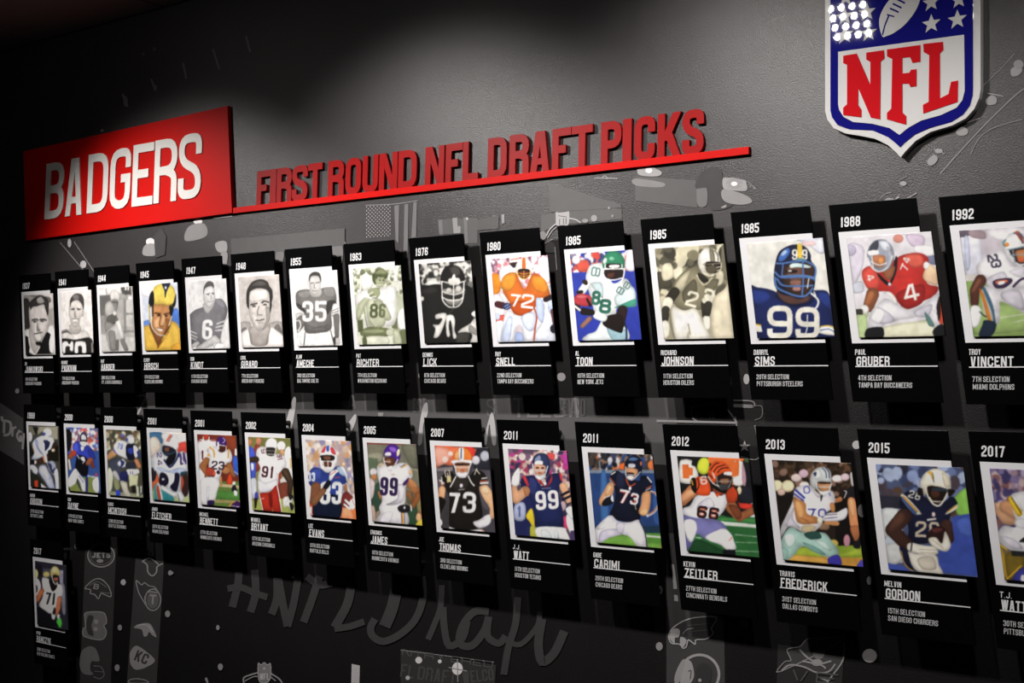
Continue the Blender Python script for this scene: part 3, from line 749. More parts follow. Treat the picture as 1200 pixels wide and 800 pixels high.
# ------------------------------------------------------------------ the plaques
SL = 0.14086
ORG = {(0, 0): (0.0351, 2.0876), (0, 1): (0.1016, 1.616), (1, 0): (0.2661, 2.0907), (1, 1): (0.3368, 1.6138), (2, 0): (0.5015, 2.0934), (2, 1): (0.5719, 1.6117), (3, 0): (0.7416, 2.0956), (3, 1): (0.8114, 1.6099), (4, 0): (0.9849, 2.0974), (4, 1): (1.0568, 1.6082), (5, 0): (1.2301, 2.0987), (5, 1): (1.302, 1.6068), (6, 0): (1.4809, 2.0996), (6, 1): (1.5568, 1.6057), (7, 0): (1.7336, 2.1), (7, 1): (1.8097, 1.6047), (8, 0): (1.9905, 2.1), (8, 1): (2.066, 1.604), (9, 0): (2.2484, 2.0995), (9, 1): (2.3209, 1.6035), (10, 0): (2.5077, 2.0985), (10, 1): (2.5742, 1.6032), (11, 0): (2.7604, 2.0972), (11, 1): (2.8323, 1.6031), (12, 0): (3.0096, 2.0953), (12, 1): (3.0806, 1.6032), (13, 0): (3.2555, 2.093), (13, 1): (3.3259, 1.6036), (14, 0): (3.504, 2.0903), (14, 1): (3.5684, 1.6042), (0, 2): (0.1773, 1.1368)}
INFO = {
(0,0): ('1937','ED','JANKOWSKI','9TH SELECTION','GREEN BAY PACKERS','grey close-up of a tousle-haired man, leftmost in top row'),
(1,0): ('1941','GEORGE','PASKVAN','7TH SELECTION','GREEN BAY PACKERS','grey portrait of a smiling man above dark jersey numerals'),
(2,0): ('1944','PAT','HARDER','2ND SELECTION','ST. LOUIS CARDINALS','faded grey running player, one arm stretched out'),
(3,0): ('1945','ELROY','HIRSCH','5TH SELECTION','CLEVELAND BROWNS','a man in a yellow and black leather helmet'),
(4,0): ('1947','DON','KINDT','11TH SELECTION','CHICAGO BEARS','a pale grey kneeling man wearing jersey number 6'),
(5,0): ('1948','EARL','GIRARD','7TH SELECTION','GREEN BAY PACKERS','grey head portrait of a dark-haired man in white shirt'),
(6,0): ('1955','ALAN','AMECHE','3RD SELECTION','BALTIMORE COLTS','grey standing player wearing number 35'),
(7,0): ('1963','PAT','RICHTER','7TH SELECTION','WASHINGTON REDSKINS','green-tinted a player raising both hands'),
(8,0): ('1976','DENNIS','LICK','8TH SELECTION','CHICAGO BEARS','grey photo of dark jersey number 70 and caged helmet'),
(9,0): ('1980','RAY','SNELL','22ND SELECTION','TAMPA BAY BUCCANEERS','crouching player in an orange number 72 jersey'),
(10,0): ('1985','AL','TOON','10TH SELECTION','NEW YORK JETS','player in green helmet and white jersey carrying a ball'),
(11,0): ('1985','RICHARD','JOHNSON','11TH SELECTION','HOUSTON OILERS','sepia bending player with white helmet and gloves'),
(12,0): ('1985','DARRYL','SIMS','20TH SELECTION','PITTSBURGH STEELERS','a close navy jersey number 99 and blue face mask'),
(13,0): ('1988','PAUL','GRUBER','4TH SELECTION','TAMPA BAY BUCCANEERS','crouching player in a red jersey and white trousers'),
(14,0): ('1992','TROY','VINCENT','7TH SELECTION','MIAMI DOLPHINS','white-jerseyed player leaning over grass, rightmost in top row'),
(0,1): ('1999','AARON','GIBSON','27TH SELECTION','DETROIT LIONS','pale blue player bending, leftmost in the second row'),
(1,1): ('2000','RON','DAYNE','11TH SELECTION','NEW YORK GIANTS','running player in a royal blue jersey before a crowd'),
(2,1): ('2000','CHRIS','MCINTOSH','22ND SELECTION','SEATTLE SEAHAWKS','blocking player in white and blue with silver helmet'),
(3,1): ('2001','JAMAR','FLETCHER','26TH SELECTION','MIAMI DOLPHINS','a player in white number 24 with aqua trousers'),
(4,1): ('2001','MICHAEL','BENNETT','27TH SELECTION','MINNESOTA VIKINGS','running player in a purple helmet and white uniform'),
(5,1): ('2002','WENDELL','BRYANT','12TH SELECTION','ARIZONA CARDINALS','a player in white number 91 and red trousers'),
(6,1): ('2004','LEE','EVANS','13TH SELECTION','BUFFALO BILLS','a player in navy number 83, red and white helmet'),
(7,1): ('2005','ERASMUS','JAMES','18TH SELECTION','MINNESOTA VIKINGS','standing player in white number 99 and purple helmet'),
(8,1): ('2007','JOE','THOMAS','3RD SELECTION','CLEVELAND BROWNS','a player in brown number 73 and orange helmet'),
(9,1): ('2011','J.J.','WATT','11TH SELECTION','HOUSTON TEXANS','a player in navy number 99 raising one finger'),
(10,1): ('2011','GABE','CARIMI','29TH SELECTION','CHICAGO BEARS','squatting player in a navy jersey and white trousers'),
(11,1): ('2012','KEVIN','ZEITLER','27TH SELECTION','CINCINNATI BENGALS','crouching player in an orange striped helmet'),
(12,1): ('2013','TRAVIS','FREDERICK','31ST SELECTION','DALLAS COWBOYS','a player in a silver helmet and pale green trousers'),
(13,1): ('2015','MELVIN','GORDON','15TH SELECTION','SAN DIEGO CHARGERS','dark blue player in white helmet hugging a ball'),
(14,1): ('2017','T.J.','WATT','30TH SELECTION','PITTSBURGH STEELERS','player in white and yellow, rightmost in second row'),
(0,2): ('2017','RYAN','RAMCZYK','32ND SELECTION','NEW ORLEANS SAINTS','player in white number 71, alone in third row'),
}
ART = {}
ART[(0, 0)]=([336.881,26.3146,34.5858,-24.1837,699.635,58.1273,-0.0236844,-0.00623683],[
("F","8f8a86"),
("E","b4aeaa",320,120,110,120),
("P","2a2827",[30,130,110,140,120,440,30,470]),
("P","5a5654",[120,70,330,80,340,150,200,90]),
("P","d8d3ce",[40,490,130,450,300,430,390,430,400,740,40,740]),
("P","a8a29e",[115,420,330,400,260,620,180,740,120,640]),
("P","b4aeaa",[100,230,130,180,290,170,325,300,320,420,290,520,240,600,190,610,150,560,120,460,105,340]),
("P","cfcac4",[180,360,215,370,215,480,250,560,210,600,170,540,160,440]),
("P","2c2a29",[120,230,110,150,160,95,230,60,300,90,330,150,320,300,290,220,270,170,190,190,140,200]),
("P","8a8581",[190,110,240,80,280,140,215,160]),
("S","33302e",18,[140,350,180,340,205,350]),
("S","33302e",18,[230,345,265,340,300,350]),
("E","2c2a28",170,368,22,10),
("E","2c2a28",255,362,22,10),
("P","7b7572",[195,370,215,440,235,470,190,475]),
("S","3a3634",14,[165,510,210,500,250,492]),
("P","161515",[40,550,100,552,118,640,125,740,390,740,345,720,335,600,350,520,310,490,270,560,225,650,150,760,50,770]),
("S","c8c3be",16,[100,560,115,650,140,735,180,735,225,660]),
("P","181717",[180,605,240,600,235,640,190,640])])
ART[(1, 0)]=([348.684,29.1317,29.4139,-25.2483,702.649,57.6902,-0.0243898,-0.00642258],[
("F","dedad6"),
("P","c9c4bf",[40,520,130,480,170,510,300,490,370,560,400,760,40,760]),
("P","55514f",[45,520,110,490,170,545,110,520,60,535]),
("P","a9a39e",[150,430,255,430,262,520,190,540,150,500]),
("P","c5bfb9",[140,180,160,150,270,150,300,240,300,330,265,350,250,430,205,465,165,430,150,370,135,310]),
("P","413d3b",[150,235,150,150,185,95,235,78,285,100,305,170,300,260,280,200,235,155,185,165,160,190]),
("P","6c6764",[180,110,230,90,250,140,200,150]),
("S","3a3634",12,[160,258,200,250]),
("S","3a3634",12,[225,250,265,258]),
("E","312e2c",185,262,12,7),
("E","312e2c",243,262,12,7),
("P","8e8883",[203,270,215,330,222,345,195,345]),
("P","f2efec",[175,375,205,368,240,372,205,392]),
("S","5a5451",8,[170,370,205,364,245,370]),
("E","a59f9a",205,410,30,12),
("P","22201f",[50,620,80,585,210,600,360,575,410,640,410,760,50,760]),
("P","efece8",[60,640,110,620,140,655,165,620,185,640,180,730,145,715,145,680,100,680,95,750,65,745]),
("P","efece8",[205,640,230,620,300,622,325,645,330,750,285,750,280,680,240,680,240,750,200,750]),
("S","8a8582",20,[395,640,400,740])])
ART[(2, 0)]=([362.055,32.2299,29.0523,-26.3768,707.134,55.8801,-0.0251531,-0.00662359],[
("F","b9b6b2"),
("p","6c6a67",[40,140,180,130,110,360,40,360]),
("p","f0eeec",[30,70,100,60,110,130,30,130]),
("p","e8e6e3",[120,50,270,40,270,110,120,120]),
("p","55534f",[270,50,380,40,390,130,290,130]),
("p","ece9e6",[315,40,335,40,335,80,315,80]),
("p","ece9e6",[345,40,362,40,362,80,345,80]),
("p","cfcdc9",[320,140,400,140,400,480,320,480]),
("p","8d8b87",[300,180,330,180,330,560,310,560]),
("p","86847f",[330,330,400,330,400,350,330,350]),
("p","a19f9b",[40,360,110,360,110,560,40,560]),
("p","dcdad6",[40,570,420,600,420,750,40,750]),
("p","8d8b87",[300,520,420,520,420,545,300,545]),
("L","8f8d89",[180,250,62,150,340,58,155,470,55]),
("L","9a9894",[245,150,30,300,150,30,350,165,18]),
("E","efedea",370,165,24,14),
("P","d6d4d0",[155,110,190,75,240,100,262,160,235,195,165,185]),
("E","8f8d89",205,215,38,40),
("P","5f5d59",[175,200,240,205,235,240,220,220,190,225]),
("P","b5b3af",[100,240,150,200,200,270,230,360,200,380,130,370,100,330]),
("P","5b5955",[120,380,190,340,240,400,210,450,130,440]),
("P","86847f",[100,430,200,460,190,540,110,540]),
("P","c7c5c1",[110,550,200,460,240,400,290,520,320,630,250,640,220,750,160,750,130,680]),
("L","e6e4e0",[240,430,26,285,590,24]),
("L","8b8985",[170,560,40,190,720,34]),
("L","6b6965",[235,640,18,235,740,14]),
("L","7d7b77",[290,640,26,330,730,24]),
("E","e2e0dc",205,335,20,24),
("E","6b6965",225,400,18,22)])
ART[(3, 0)]=([373.047,35.2908,28.2779,-27.5019,704.957,61.1266,-0.0259828,-0.00684208],[
("F","dfe6f6"),
("E","f6f8ff",120,120,120,80),
("P","5b86d8",[30,470,110,440,120,520,30,540]),
("P","4f7dd6",[360,340,420,330,440,520,350,500]),
("P","f5c24a",[40,540,120,500,200,640,320,540,350,450,430,520,445,760,50,760]),
("P","e8a935",[350,720,410,680,445,700,445,760,350,760]),
("P","b5691f",[115,510,190,700,205,740,320,560,300,600,210,680,130,560]),
("P","8f5630",[120,470,330,440,250,640,205,700,160,620]),
("P","c98a52",[150,280,330,280,350,400,330,520,280,600,230,620,170,570,130,480,140,380]),
("P","e4ad78",[170,430,240,400,245,480,200,560,160,500]),
("P","e9b47f",[255,360,280,400,270,480,240,500]),
("P","93592f",[280,420,330,440,310,540,270,580,290,500]),
("S","4a2714",14,[170,365,230,372]),
("S","4a2714",14,[265,378,325,368]),
("E","2b1a12",212,390,20,11),
("E","2b1a12",292,395,18,10),
("S","7c4522",12,[235,400,220,500,255,505]),
("P","fbf6ee",[200,525,245,530,255,555,210,552]),
("S","6b2f1c",8,[195,520,225,530,260,535]),
("S","5e3a22",14,[120,480,190,580,260,605,330,500]),
("S","f3efe6",10,[140,400,135,500,200,590,270,605]),
("P","f6d65a",[115,300,150,120,200,65,265,45,330,60,385,130,390,280,370,300,250,275,160,275]),
("P","181a20",[108,290,112,190,140,130,160,160,160,275]),
("P","15161a",[395,160,395,250,375,300,340,290,370,250]),
("P","1d2340",[245,45,335,42,300,130,280,205,272,130]),
("E","e8ecff",285,95,12,16),
("P","181a20",[325,285,370,295,355,380,335,390]),
("S","c9b25a",14,[110,280,118,460]),
("S","16171a",12,[150,290,150,400]),
("S","f2e9c8",10,[350,400,320,500]),
("S","a5812a",5,[160,278,250,272,370,292])])
ART[(4, 0)]=([385.986,38.6919,28.7323,-28.4603,704.772,55.5799,-0.0268813,-0.00707868],[
("F","ecebea"),
("P","77757a",[40,430,100,360,200,320,300,260,380,245,435,330,430,420,400,500,380,700,60,720,45,560]),
("P","dfdedd",[400,500,470,420,470,750,360,750]),
("P","85838a",[310,250,380,250,420,330,360,330]),
("P","b9b7b6",[190,290,300,280,280,340,235,395,200,360]),
("P","d5d3d2",[190,180,205,120,290,110,310,200,310,270,270,330,230,330,195,270]),
("P","5b5958",[185,200,200,110,240,62,290,75,300,130,270,110,220,125,200,150]),
("S","55524f",7,[220,195,255,185]),
("S","55524f",7,[275,185,302,182]),
("E","4c4a49",240,200,9,5),
("E","4c4a49",292,193,8,5),
("S","8c8a89",6,[265,205,275,240,262,248]),
("P","f8f7f7",[235,268,270,272,290,262,262,290]),
("S","6e6c6b",5,[230,265,262,275,295,258]),
("N","f7f6f5","6",178,455,105,210,2),
("S","d8d6d5",14,[330,500,410,470]),
("S","d8d6d5",14,[320,535,405,515]),
("S","d8d6d5",14,[315,570,405,560]),
("S","d8d6d5",12,[45,570,120,600]),
("S","d8d6d5",12,[50,605,125,640]),
("S","d8d6d5",10,[55,640,115,665]),
("P","c9c7c6",[110,750,180,700,300,620,340,640,370,690,290,720,200,760]),
("P","b5b3b2",[60,720,130,680,150,710,70,750]),
("E","efeeed",350,730,60,38),
("S","8a8887",5,[300,745,330,700,390,700])])
ART[(5, 0)]=([400.921,42.4554,32.1145,-29.7349,706.354,57.46,-0.0278521,-0.00733433],[
("F","cfc8c3"),
("P","a39d99",[45,520,150,510,160,600,50,630]),
("P","a39d99",[350,520,480,510,490,640,360,600]),
("P","6e6966",[60,600,100,560,120,580,60,620]),
("P","6e6966",[400,560,440,530,480,620,420,600]),
("P","efeae6",[50,640,160,570,250,640,340,560,420,590,495,660,500,760,60,760]),
("P","a8a19c",[155,560,350,540,345,640,320,740,180,740,150,640]),
("P","cdc6c1",[130,200,180,160,340,180,365,300,360,450,330,540,260,600,200,560,160,480,140,370]),
("P","e3ddd8",[150,230,220,180,320,190,330,280,240,300,160,310]),
("P","e0dad5",[170,420,230,440,240,520,270,580,210,540]),
("P","a49d98",[310,360,355,380,340,520,280,590,320,480]),
("P","3b3735",[125,350,120,220,145,150,190,100,270,80,330,105,350,150,380,200,380,300,355,420,350,250,325,190,245,170,180,190,150,230,145,370]),
("P","57524f",[170,140,250,95,320,130,250,150]),
("S","3d3936",15,[165,335,225,322]),
("S","3d3936",15,[275,315,300,300,340,310]),
("E","393532",195,350,20,9),
("E","393532",305,335,20,9),
("S","8b847f",12,[245,350,230,430,275,438]),
("S","55504d",12,[215,490,250,492,295,480]),
("E","b2aba6",255,515,35,8),
("E","b9b2ad",385,320,14,40),
("E","c5beb9",130,400,12,40),
("S","857f7a",8,[160,620,180,720]),
("S","857f7a",8,[330,640,318,730])])
ART[(6, 0)]=([418.958,46.8317,25.8668,-31.1158,710.215,56.96,-0.0289207,-0.00761571],[
("F","eceae9"),
("P","f6f5f4",[130,640,400,610,430,770,130,770]),
("P","75726f",[70,240,190,220,240,260,300,210,400,195,435,220,450,330,400,430,400,600,280,640,150,630,140,460,100,400,60,350]),
("P","8a8784",[80,250,180,230,190,290,110,300]),
("P","8a8784",[330,205,420,205,430,290,340,280]),
("P","3d3a38",[60,350,80,400,150,440,120,380]),
("P","3d3a38",[360,340,440,330,450,400,400,410,360,460]),
("L","eeecea",[440,380,28,430,460,32]),
("S","55524f",7,[400,430,470,400]),
("S","55524f",7,[405,450,470,425]),
("S","55524f",7,[410,470,470,455]),
("L","6c6966",[450,480,30,455,670,20]),
("E","c7c4c2",460,720,26,34),
("P","3a3735",[420,690,440,680,440,760,425,760]),
("P","c4c1be",[50,510,60,450,130,460,140,560,70,640]),
("E","6f6c69",100,540,45,75,20),
("S","f2f0ee",12,[45,530,90,520,105,570,80,620]),
("P","b2afac",[195,210,300,210,300,280,240,295,200,270]),
("P","d0cdca",[185,130,205,90,290,90,300,150,290,230,240,275,205,250,190,190]),
("P","403d3b",[185,150,190,80,240,45,285,60,302,110,298,150,280,95,230,85,200,100]),
("S","4d4a47",7,[200,160,230,155]),
("S","4d4a47",7,[250,155,285,150]),
("S","84817e",6,[240,165,235,205,250,207]),
("S","4d4a47",6,[220,228,240,235,265,228]),
("N","f4f2f1","3",120,330,105,200,0),
("N","f4f2f1","5",245,330,110,200,0),
("S","5a5754",8,[160,560,260,590,380,560]),
("S","5a5754",8,[220,600,300,575,370,600]),
("S","5a5754",6,[150,600,230,620]),
("S","3a3735",9,[148,640,135,760]),
("S","3a3735",9,[395,620,425,740]),
("P","3a3735",[55,710,75,760,60,760])])
ART[(7, 0)]=([430.91,50.6955,24.8971,-32.1943,701.823,61.3808,-0.0300836,-0.00792193],[
("F","e9ecd9"),
("C",["ffffff","f4f6ea","8f9573","c5caa9","6d7450","ffffff"],20,40,500,300,26,11),
("p","c9cfb2",[20,300,520,300,530,480,40,480]),
("p","aab18c",[400,480,530,470,540,760,400,760]),
("p","e3e7d2",[50,500,150,500,150,760,60,760]),
("p","5d6441",[70,540,120,530,130,640,80,650]),
("p","6d7450",[380,520,440,520,440,620,390,610]),
("P","ffffff",[445,480,500,420,525,500,530,620,450,610]),
("P","6d7450",[460,640,520,630,530,750,480,750]),
("P","f6f8ec",[110,150,150,90,200,150,210,230,120,260]),
("E","6d7450",120,95,24,20),
("E","7d845f",180,95,18,20),
("P","fdfdf8",[60,300,170,250,300,240,400,220,430,300,420,560,300,600,160,600,150,400,60,400]),
("P","ccd1b3",[160,350,300,360,330,560,260,610,180,590]),
("P","566038",[210,170,220,110,290,60,350,110,330,160,260,140,240,210]),
("P","8d9569",[225,110,290,65,345,110,280,115]),
("P","aab18c",[240,160,300,140,325,160,320,210,270,250,245,220]),
("S","f5f7ea",7,[245,215,330,215]),
("S","f5f7ea",6,[250,235,320,235]),
("E","3c4424",280,170,10,6),
("E","3c4424",310,170,9,6),
("L","c3c9a8",[75,510,28,110,400,30,175,320,26]),
("L","c3c9a8",[250,370,28,310,430,38,350,510,34]),
("L","ffffff",[190,290,20,230,340,16]),
("L","ffffff",[140,300,24,200,330,18]),
("P","9ea57e",[170,260,260,240,280,300,240,340,190,320]),
("S","fdfef6",9,[180,300,215,280]),
("S","fdfef6",9,[190,330,240,320]),
("S","566038",5,[185,318,225,300]),
("N","5b6340","8",185,385,75,135,3),
("N","6d7450","6",270,385,60,130,3),
("P","6f774f",[105,640,180,600,340,610,400,640,380,680,200,690,110,680]),
("P","99a078",[120,640,240,620,330,640,220,660]),
("E","cdd2b5",370,650,36,34),
("P","dfe3cc",[160,690,340,690,350,760,170,770]),
("S","8d9569",8,[190,550,240,610,300,590]),
("S","6d7450",6,[130,420,160,590]),
("P","c9cfb2",[400,640,450,640,480,750,420,750]),
("P","5d6441",[120,700,150,690,160,770,125,770])])
ART[(8, 0)]=([454.904,56.225,26.1136,-33.8054,710.327,56.4093,-0.0313665,-0.00825977],[
("F","3a3936"),
("C",["f2f0ea","e6e4dd","2a2927","77756f","c9c7c0"],20,50,560,240,40,3),
("P","e9e7e0",[30,280,60,260,140,200,230,230,220,250,100,250]),
("P","1e1d1b",[40,300,130,248,230,245,250,330,440,330,450,250,520,300,560,480,575,770,70,770]),
("P","2b2a27",[60,300,150,260,200,300,120,330]),
("P","1b1a18",[225,220,235,140,280,80,340,68,400,90,440,160,440,230,430,330,350,380,250,330]),
("P","45433f",[310,90,380,85,400,150,350,170,320,140]),
("P","8d8b85",[260,240,430,240,410,400,340,430,270,390]),
("P","2a2927",[255,240,430,235,425,275,255,280]),
("E","ccc9c1",300,295,26,24),
("E","ccc9c1",385,280,28,30),
("P","2a2927",[260,330,420,330,400,370,280,370]),
("P","dedbd3",[300,190,390,185,395,240,345,250,300,240]),
("P","f6f4ef",[330,170,350,150,360,200,330,210]),
("S","f2f0ea",11,[235,215,240,300,245,380,290,435,340,445,390,430,425,370,435,215]),
("S","f2f0ea",10,[235,215,300,225,390,225,440,212]),
("S","f2f0ea",10,[240,300,300,325,350,332,400,320,438,290]),
("S","f2f0ea",11,[242,355,290,380,345,385,400,375,430,350]),
("S","f2f0ea",10,[342,200,342,445]),
("P","f2f0ea",[185,510,275,500,265,580,215,700,165,715,180,640,155,600,210,600,240,545,185,550]),
("P","f2f0ea",[275,540,300,512,340,520,355,570,350,650,370,710,340,720,325,600,310,560,300,620,310,700,280,695]),
("P","e9e7e0",[385,660,430,625,490,590,530,540,560,560,570,760,490,760,510,700,480,670,390,675]),
("P","f4f2ec",[500,500,540,475,555,530,520,530]),
("P","8d8b85",[490,600,560,660,560,700,480,660]),
("P","3b3a36",[380,680,480,675,460,770,370,770]),
("E","c9c7c0",60,370,18,22),
("S","55534e",5,[300,500,345,460])])
ART[(9, 0)]=([473.645,61.3643,28.048,-35.3803,707.601,63.2145,-0.0327689,-0.00862906],[
("F","e9d6de"),
("C",["ffffff","e98a94","d85a62","c99bb4","f7eef2","ffffff","8f5a78"],20,40,580,330,38,5),
("P","f4eef6",[440,60,530,60,540,190,520,280,450,200]),
("P","e8eefc",[400,400,600,300,605,770,400,770]),
("P","f08a1c",[20,210,110,200,110,340,40,360]),
("P","f4edf3",[50,380,140,400,140,600,70,600]),
("P","d8584a",[60,560,150,540,140,600,70,600]),
("E","c7d3ea",90,555,22,30),
("P","e6ecfa",[60,620,140,600,130,770,80,770]),
("P","f4eff6",[110,150,200,110,260,100,240,200,120,260]),
("E","f3ece9",235,75,48,42),
("P","2c1c22",[195,100,260,90,250,120,230,140,205,120]),
("S","d8584a",8,[200,70,270,60]),
("P","e06b1f",[130,230,240,180,320,320,390,190,480,230,540,360,520,400,440,400,410,480,330,545,230,530,190,430,150,400]),
("P","f3962a",[120,300,140,220,230,180,245,260,200,335,130,320]),
("P","ef8a24",[400,210,480,225,520,300,500,350,410,330,380,260]),
("P","c24d14",[200,440,410,420,400,490,320,545,240,530]),
("L","eeeaf0",[125,370,20,160,420,20]),
("L","c3d0ee",[550,420,38,560,500,36]),
("L","2b1a20",[500,410,22,545,390,22]),
("L","5a3038",[565,510,24,580,610,20]),
("E","1c1c2c",570,660,32,38),
("L","4a2026",[90,450,28,130,460,30]),
("E","2a3560",170,468,36,30,-20),
("S","9db2e4",7,[150,470,185,450]),
("S","9db2e4",7,[160,490,200,465]),
("P","f3f6ff",[120,770,130,640,170,500,240,540,330,550,410,480,490,450,480,600,420,700,400,770,320,770,300,680,270,620,240,700,220,770]),
("P","c9d5f2",[130,700,180,560,220,580,190,770,140,770]),
("P","d5def5",[290,560,400,520,420,640,350,680]),
("P","a9bce8",[250,690,300,700,310,770,240,770]),
("S","c0553a",14,[405,490,425,560,410,660,400,760]),
("P","b9c9ee",[420,400,480,430,480,600,430,560]),
("N","f4f6fb","7",200,365,85,105,6),
("N","f4f6fb","2",295,365,105,120,6),
("H","f6f4f4",315,140,70,85,"e06b1f","f0a030","6b2f22",0)])
ART[(10, 0)]=([496.592,67.3328,26.0209,-36.8664,708.048,59.8363,-0.0343121,-0.00903543],[
("F","2a3bb0"),
("C",["e9e6ee","c95a52","39427f","f4f1f5","8b7f9c","d8463a"],10,50,560,210,44,8),
("p","2b3cb2",[20,215,580,195,640,770,80,770]),
("P","d8503e",[90,130,170,110,190,180,130,210,90,190]),
("E","e9e6ee",80,110,34,36),
("P","e9e3ea",[500,30,550,30,560,190,480,180]),
("L","9a6a5a",[130,650,18,190,590,20]),
("P","f1f6f6",[160,240,190,160,240,140,300,150,380,300,480,260,540,340,575,460,540,495,420,500,400,560,320,600,240,560,200,420,170,320]),
("P","c5d8dc",[200,300,290,300,300,420,250,380]),
("P","d2e2e4",[400,400,540,330,560,460,420,490]),
("P","3f9a80",[395,500,480,460,560,430,575,465,540,495,460,495]),
("P","e9f2f4",[150,770,170,720,240,690,300,600,420,600,480,640,495,770]),
("P","9cc3d0",[330,640,480,680,490,770,380,770]),
("S","1c2a55",14,[470,610,490,680,490,770]),
("L","ecf2f2",[165,310,32,130,360,32]),
("L","2a1a16",[150,290,20,160,300,16]),
("L","2a1a18",[460,520,40,430,640,44,330,610,34]),
("P","1d1312",[330,570,450,560,460,690,420,700,300,640]),
("L","e8f2f0",[300,580,36,250,560,34]),
("L","1c1414",[140,530,30,210,540,24]),
("L","1c1414",[70,440,20,90,500,24]),
("L","efefec",[60,480,8,110,520,10]),
("P","b8323c",[60,430,80,395,130,385,190,400,215,440,210,480,160,490,100,480,65,460]),
("P","d4626a",[80,410,120,395,170,410,120,425]),
("L","1c1414",[170,430,9,195,480,12]),
("L","1c1414",[95,375,12,125,370,14]),
("N","2b6e5a","8",205,362,75,118,8,24),
("N","2b6e5a","8",268,430,98,118,6,26),
("N","6a8f8a","8",200,170,80,75,100),
("N","5a7f7a","8",410,330,62,62,-60),
("N","5a7f7a","8",465,290,60,55,-60),
("H","2b8a62",385,130,90,95,None,"f2f4f2","2a1712",0),
("E","dff2ea",315,118,16,26,20),
("E","7fd0a8",370,100,22,16),
("P","f2f6f4",[355,152,428,150,428,172,358,175]),
("P","201514",[318,190,452,188,450,262,330,258]),
("P","5a3020",[335,225,390,215,385,250,345,255]),
("S","f4f7f5",11,[305,185,475,182]),
("S","f4f7f5",11,[300,190,310,270,340,320,380,335,430,310,465,250,475,185]),
("S","f4f7f5",10,[305,262,380,275,465,255])])
ART[(11, 0)]=([518.437,73.3574,20.3908,-38.3865,704.568,61.6449,-0.035963,-0.00947018],[
("F","b0a88c"),
("C",["5b5747","3e3b30","e2dab8","8b8468","f0e9cc","6d6753"],10,50,600,460,70,21),
("P","e9dfc0",[470,480,560,380,600,360,640,760,480,760]),
("P","c9bf9f",[40,460,120,440,120,620,50,640]),
("P","4b4738",[30,260,110,250,160,360,60,370]),
("P","e6ddbe",[80,200,150,180,170,280,90,310]),
("P","77705a",[540,60,570,60,600,300,550,260]),
("P","8b8469",[160,350,240,250,350,200,400,260,480,260,545,240,555,330,500,370,470,400,440,520,360,540,240,540,170,480,190,380]),
("P","cfc6a6",[180,350,230,280,300,230,270,320,240,390,190,380]),
("P","d8d0b2",[500,250,550,240,555,320,510,350]),
("P","635e49",[240,400,330,300,350,400,260,480]),
("P","6d6751",[400,330,520,300,470,400]),
("S","ddd4b6",10,[350,270,405,345,470,290]),
("P","2b281f",[365,250,430,290,440,320,395,325,365,290]),
("L","2f2c23",[180,400,38,130,470,36]),
("L","f0ead2",[125,480,42,120,500,42]),
("L","35322a",[110,540,32,105,610,26]),
("L","f6f1de",[105,650,30,105,720,26]),
("P","f6f1de",[80,640,130,640,140,720,110,760,85,740]),
("L","35322a",[420,490,38,420,580,30]),
("L","f0ead2",[430,440,26,430,460,26]),
("L","f6f1de",[425,610,28,430,670,24]),
("P","fcf9ec",[160,520,250,545,340,530,400,640,450,770,290,770,285,700,280,770,190,770,165,650]),
("S","8d866b",14,[140,550,150,650,180,770]),
("S","a8a083",10,[285,650,300,730]),
("N","f2edd6","2",270,395,90,120,16),
("N","f2edd6","3",400,375,80,120,16),
("L","35322a",[440,500,30,430,560,28]),
("H","f9f6ea",445,155,85,98,"8b8469","d8d0b4","3b352a",1),
("S","6d6751",8,[450,70,480,100,490,170]),
("S","6d6751",8,[485,80,510,110,515,170]),
("E","57503e",462,225,42,34),
("S","f2edd8",12,[372,180,400,250,450,275,480,270]),
("S","8b8469",8,[400,185,535,178])])
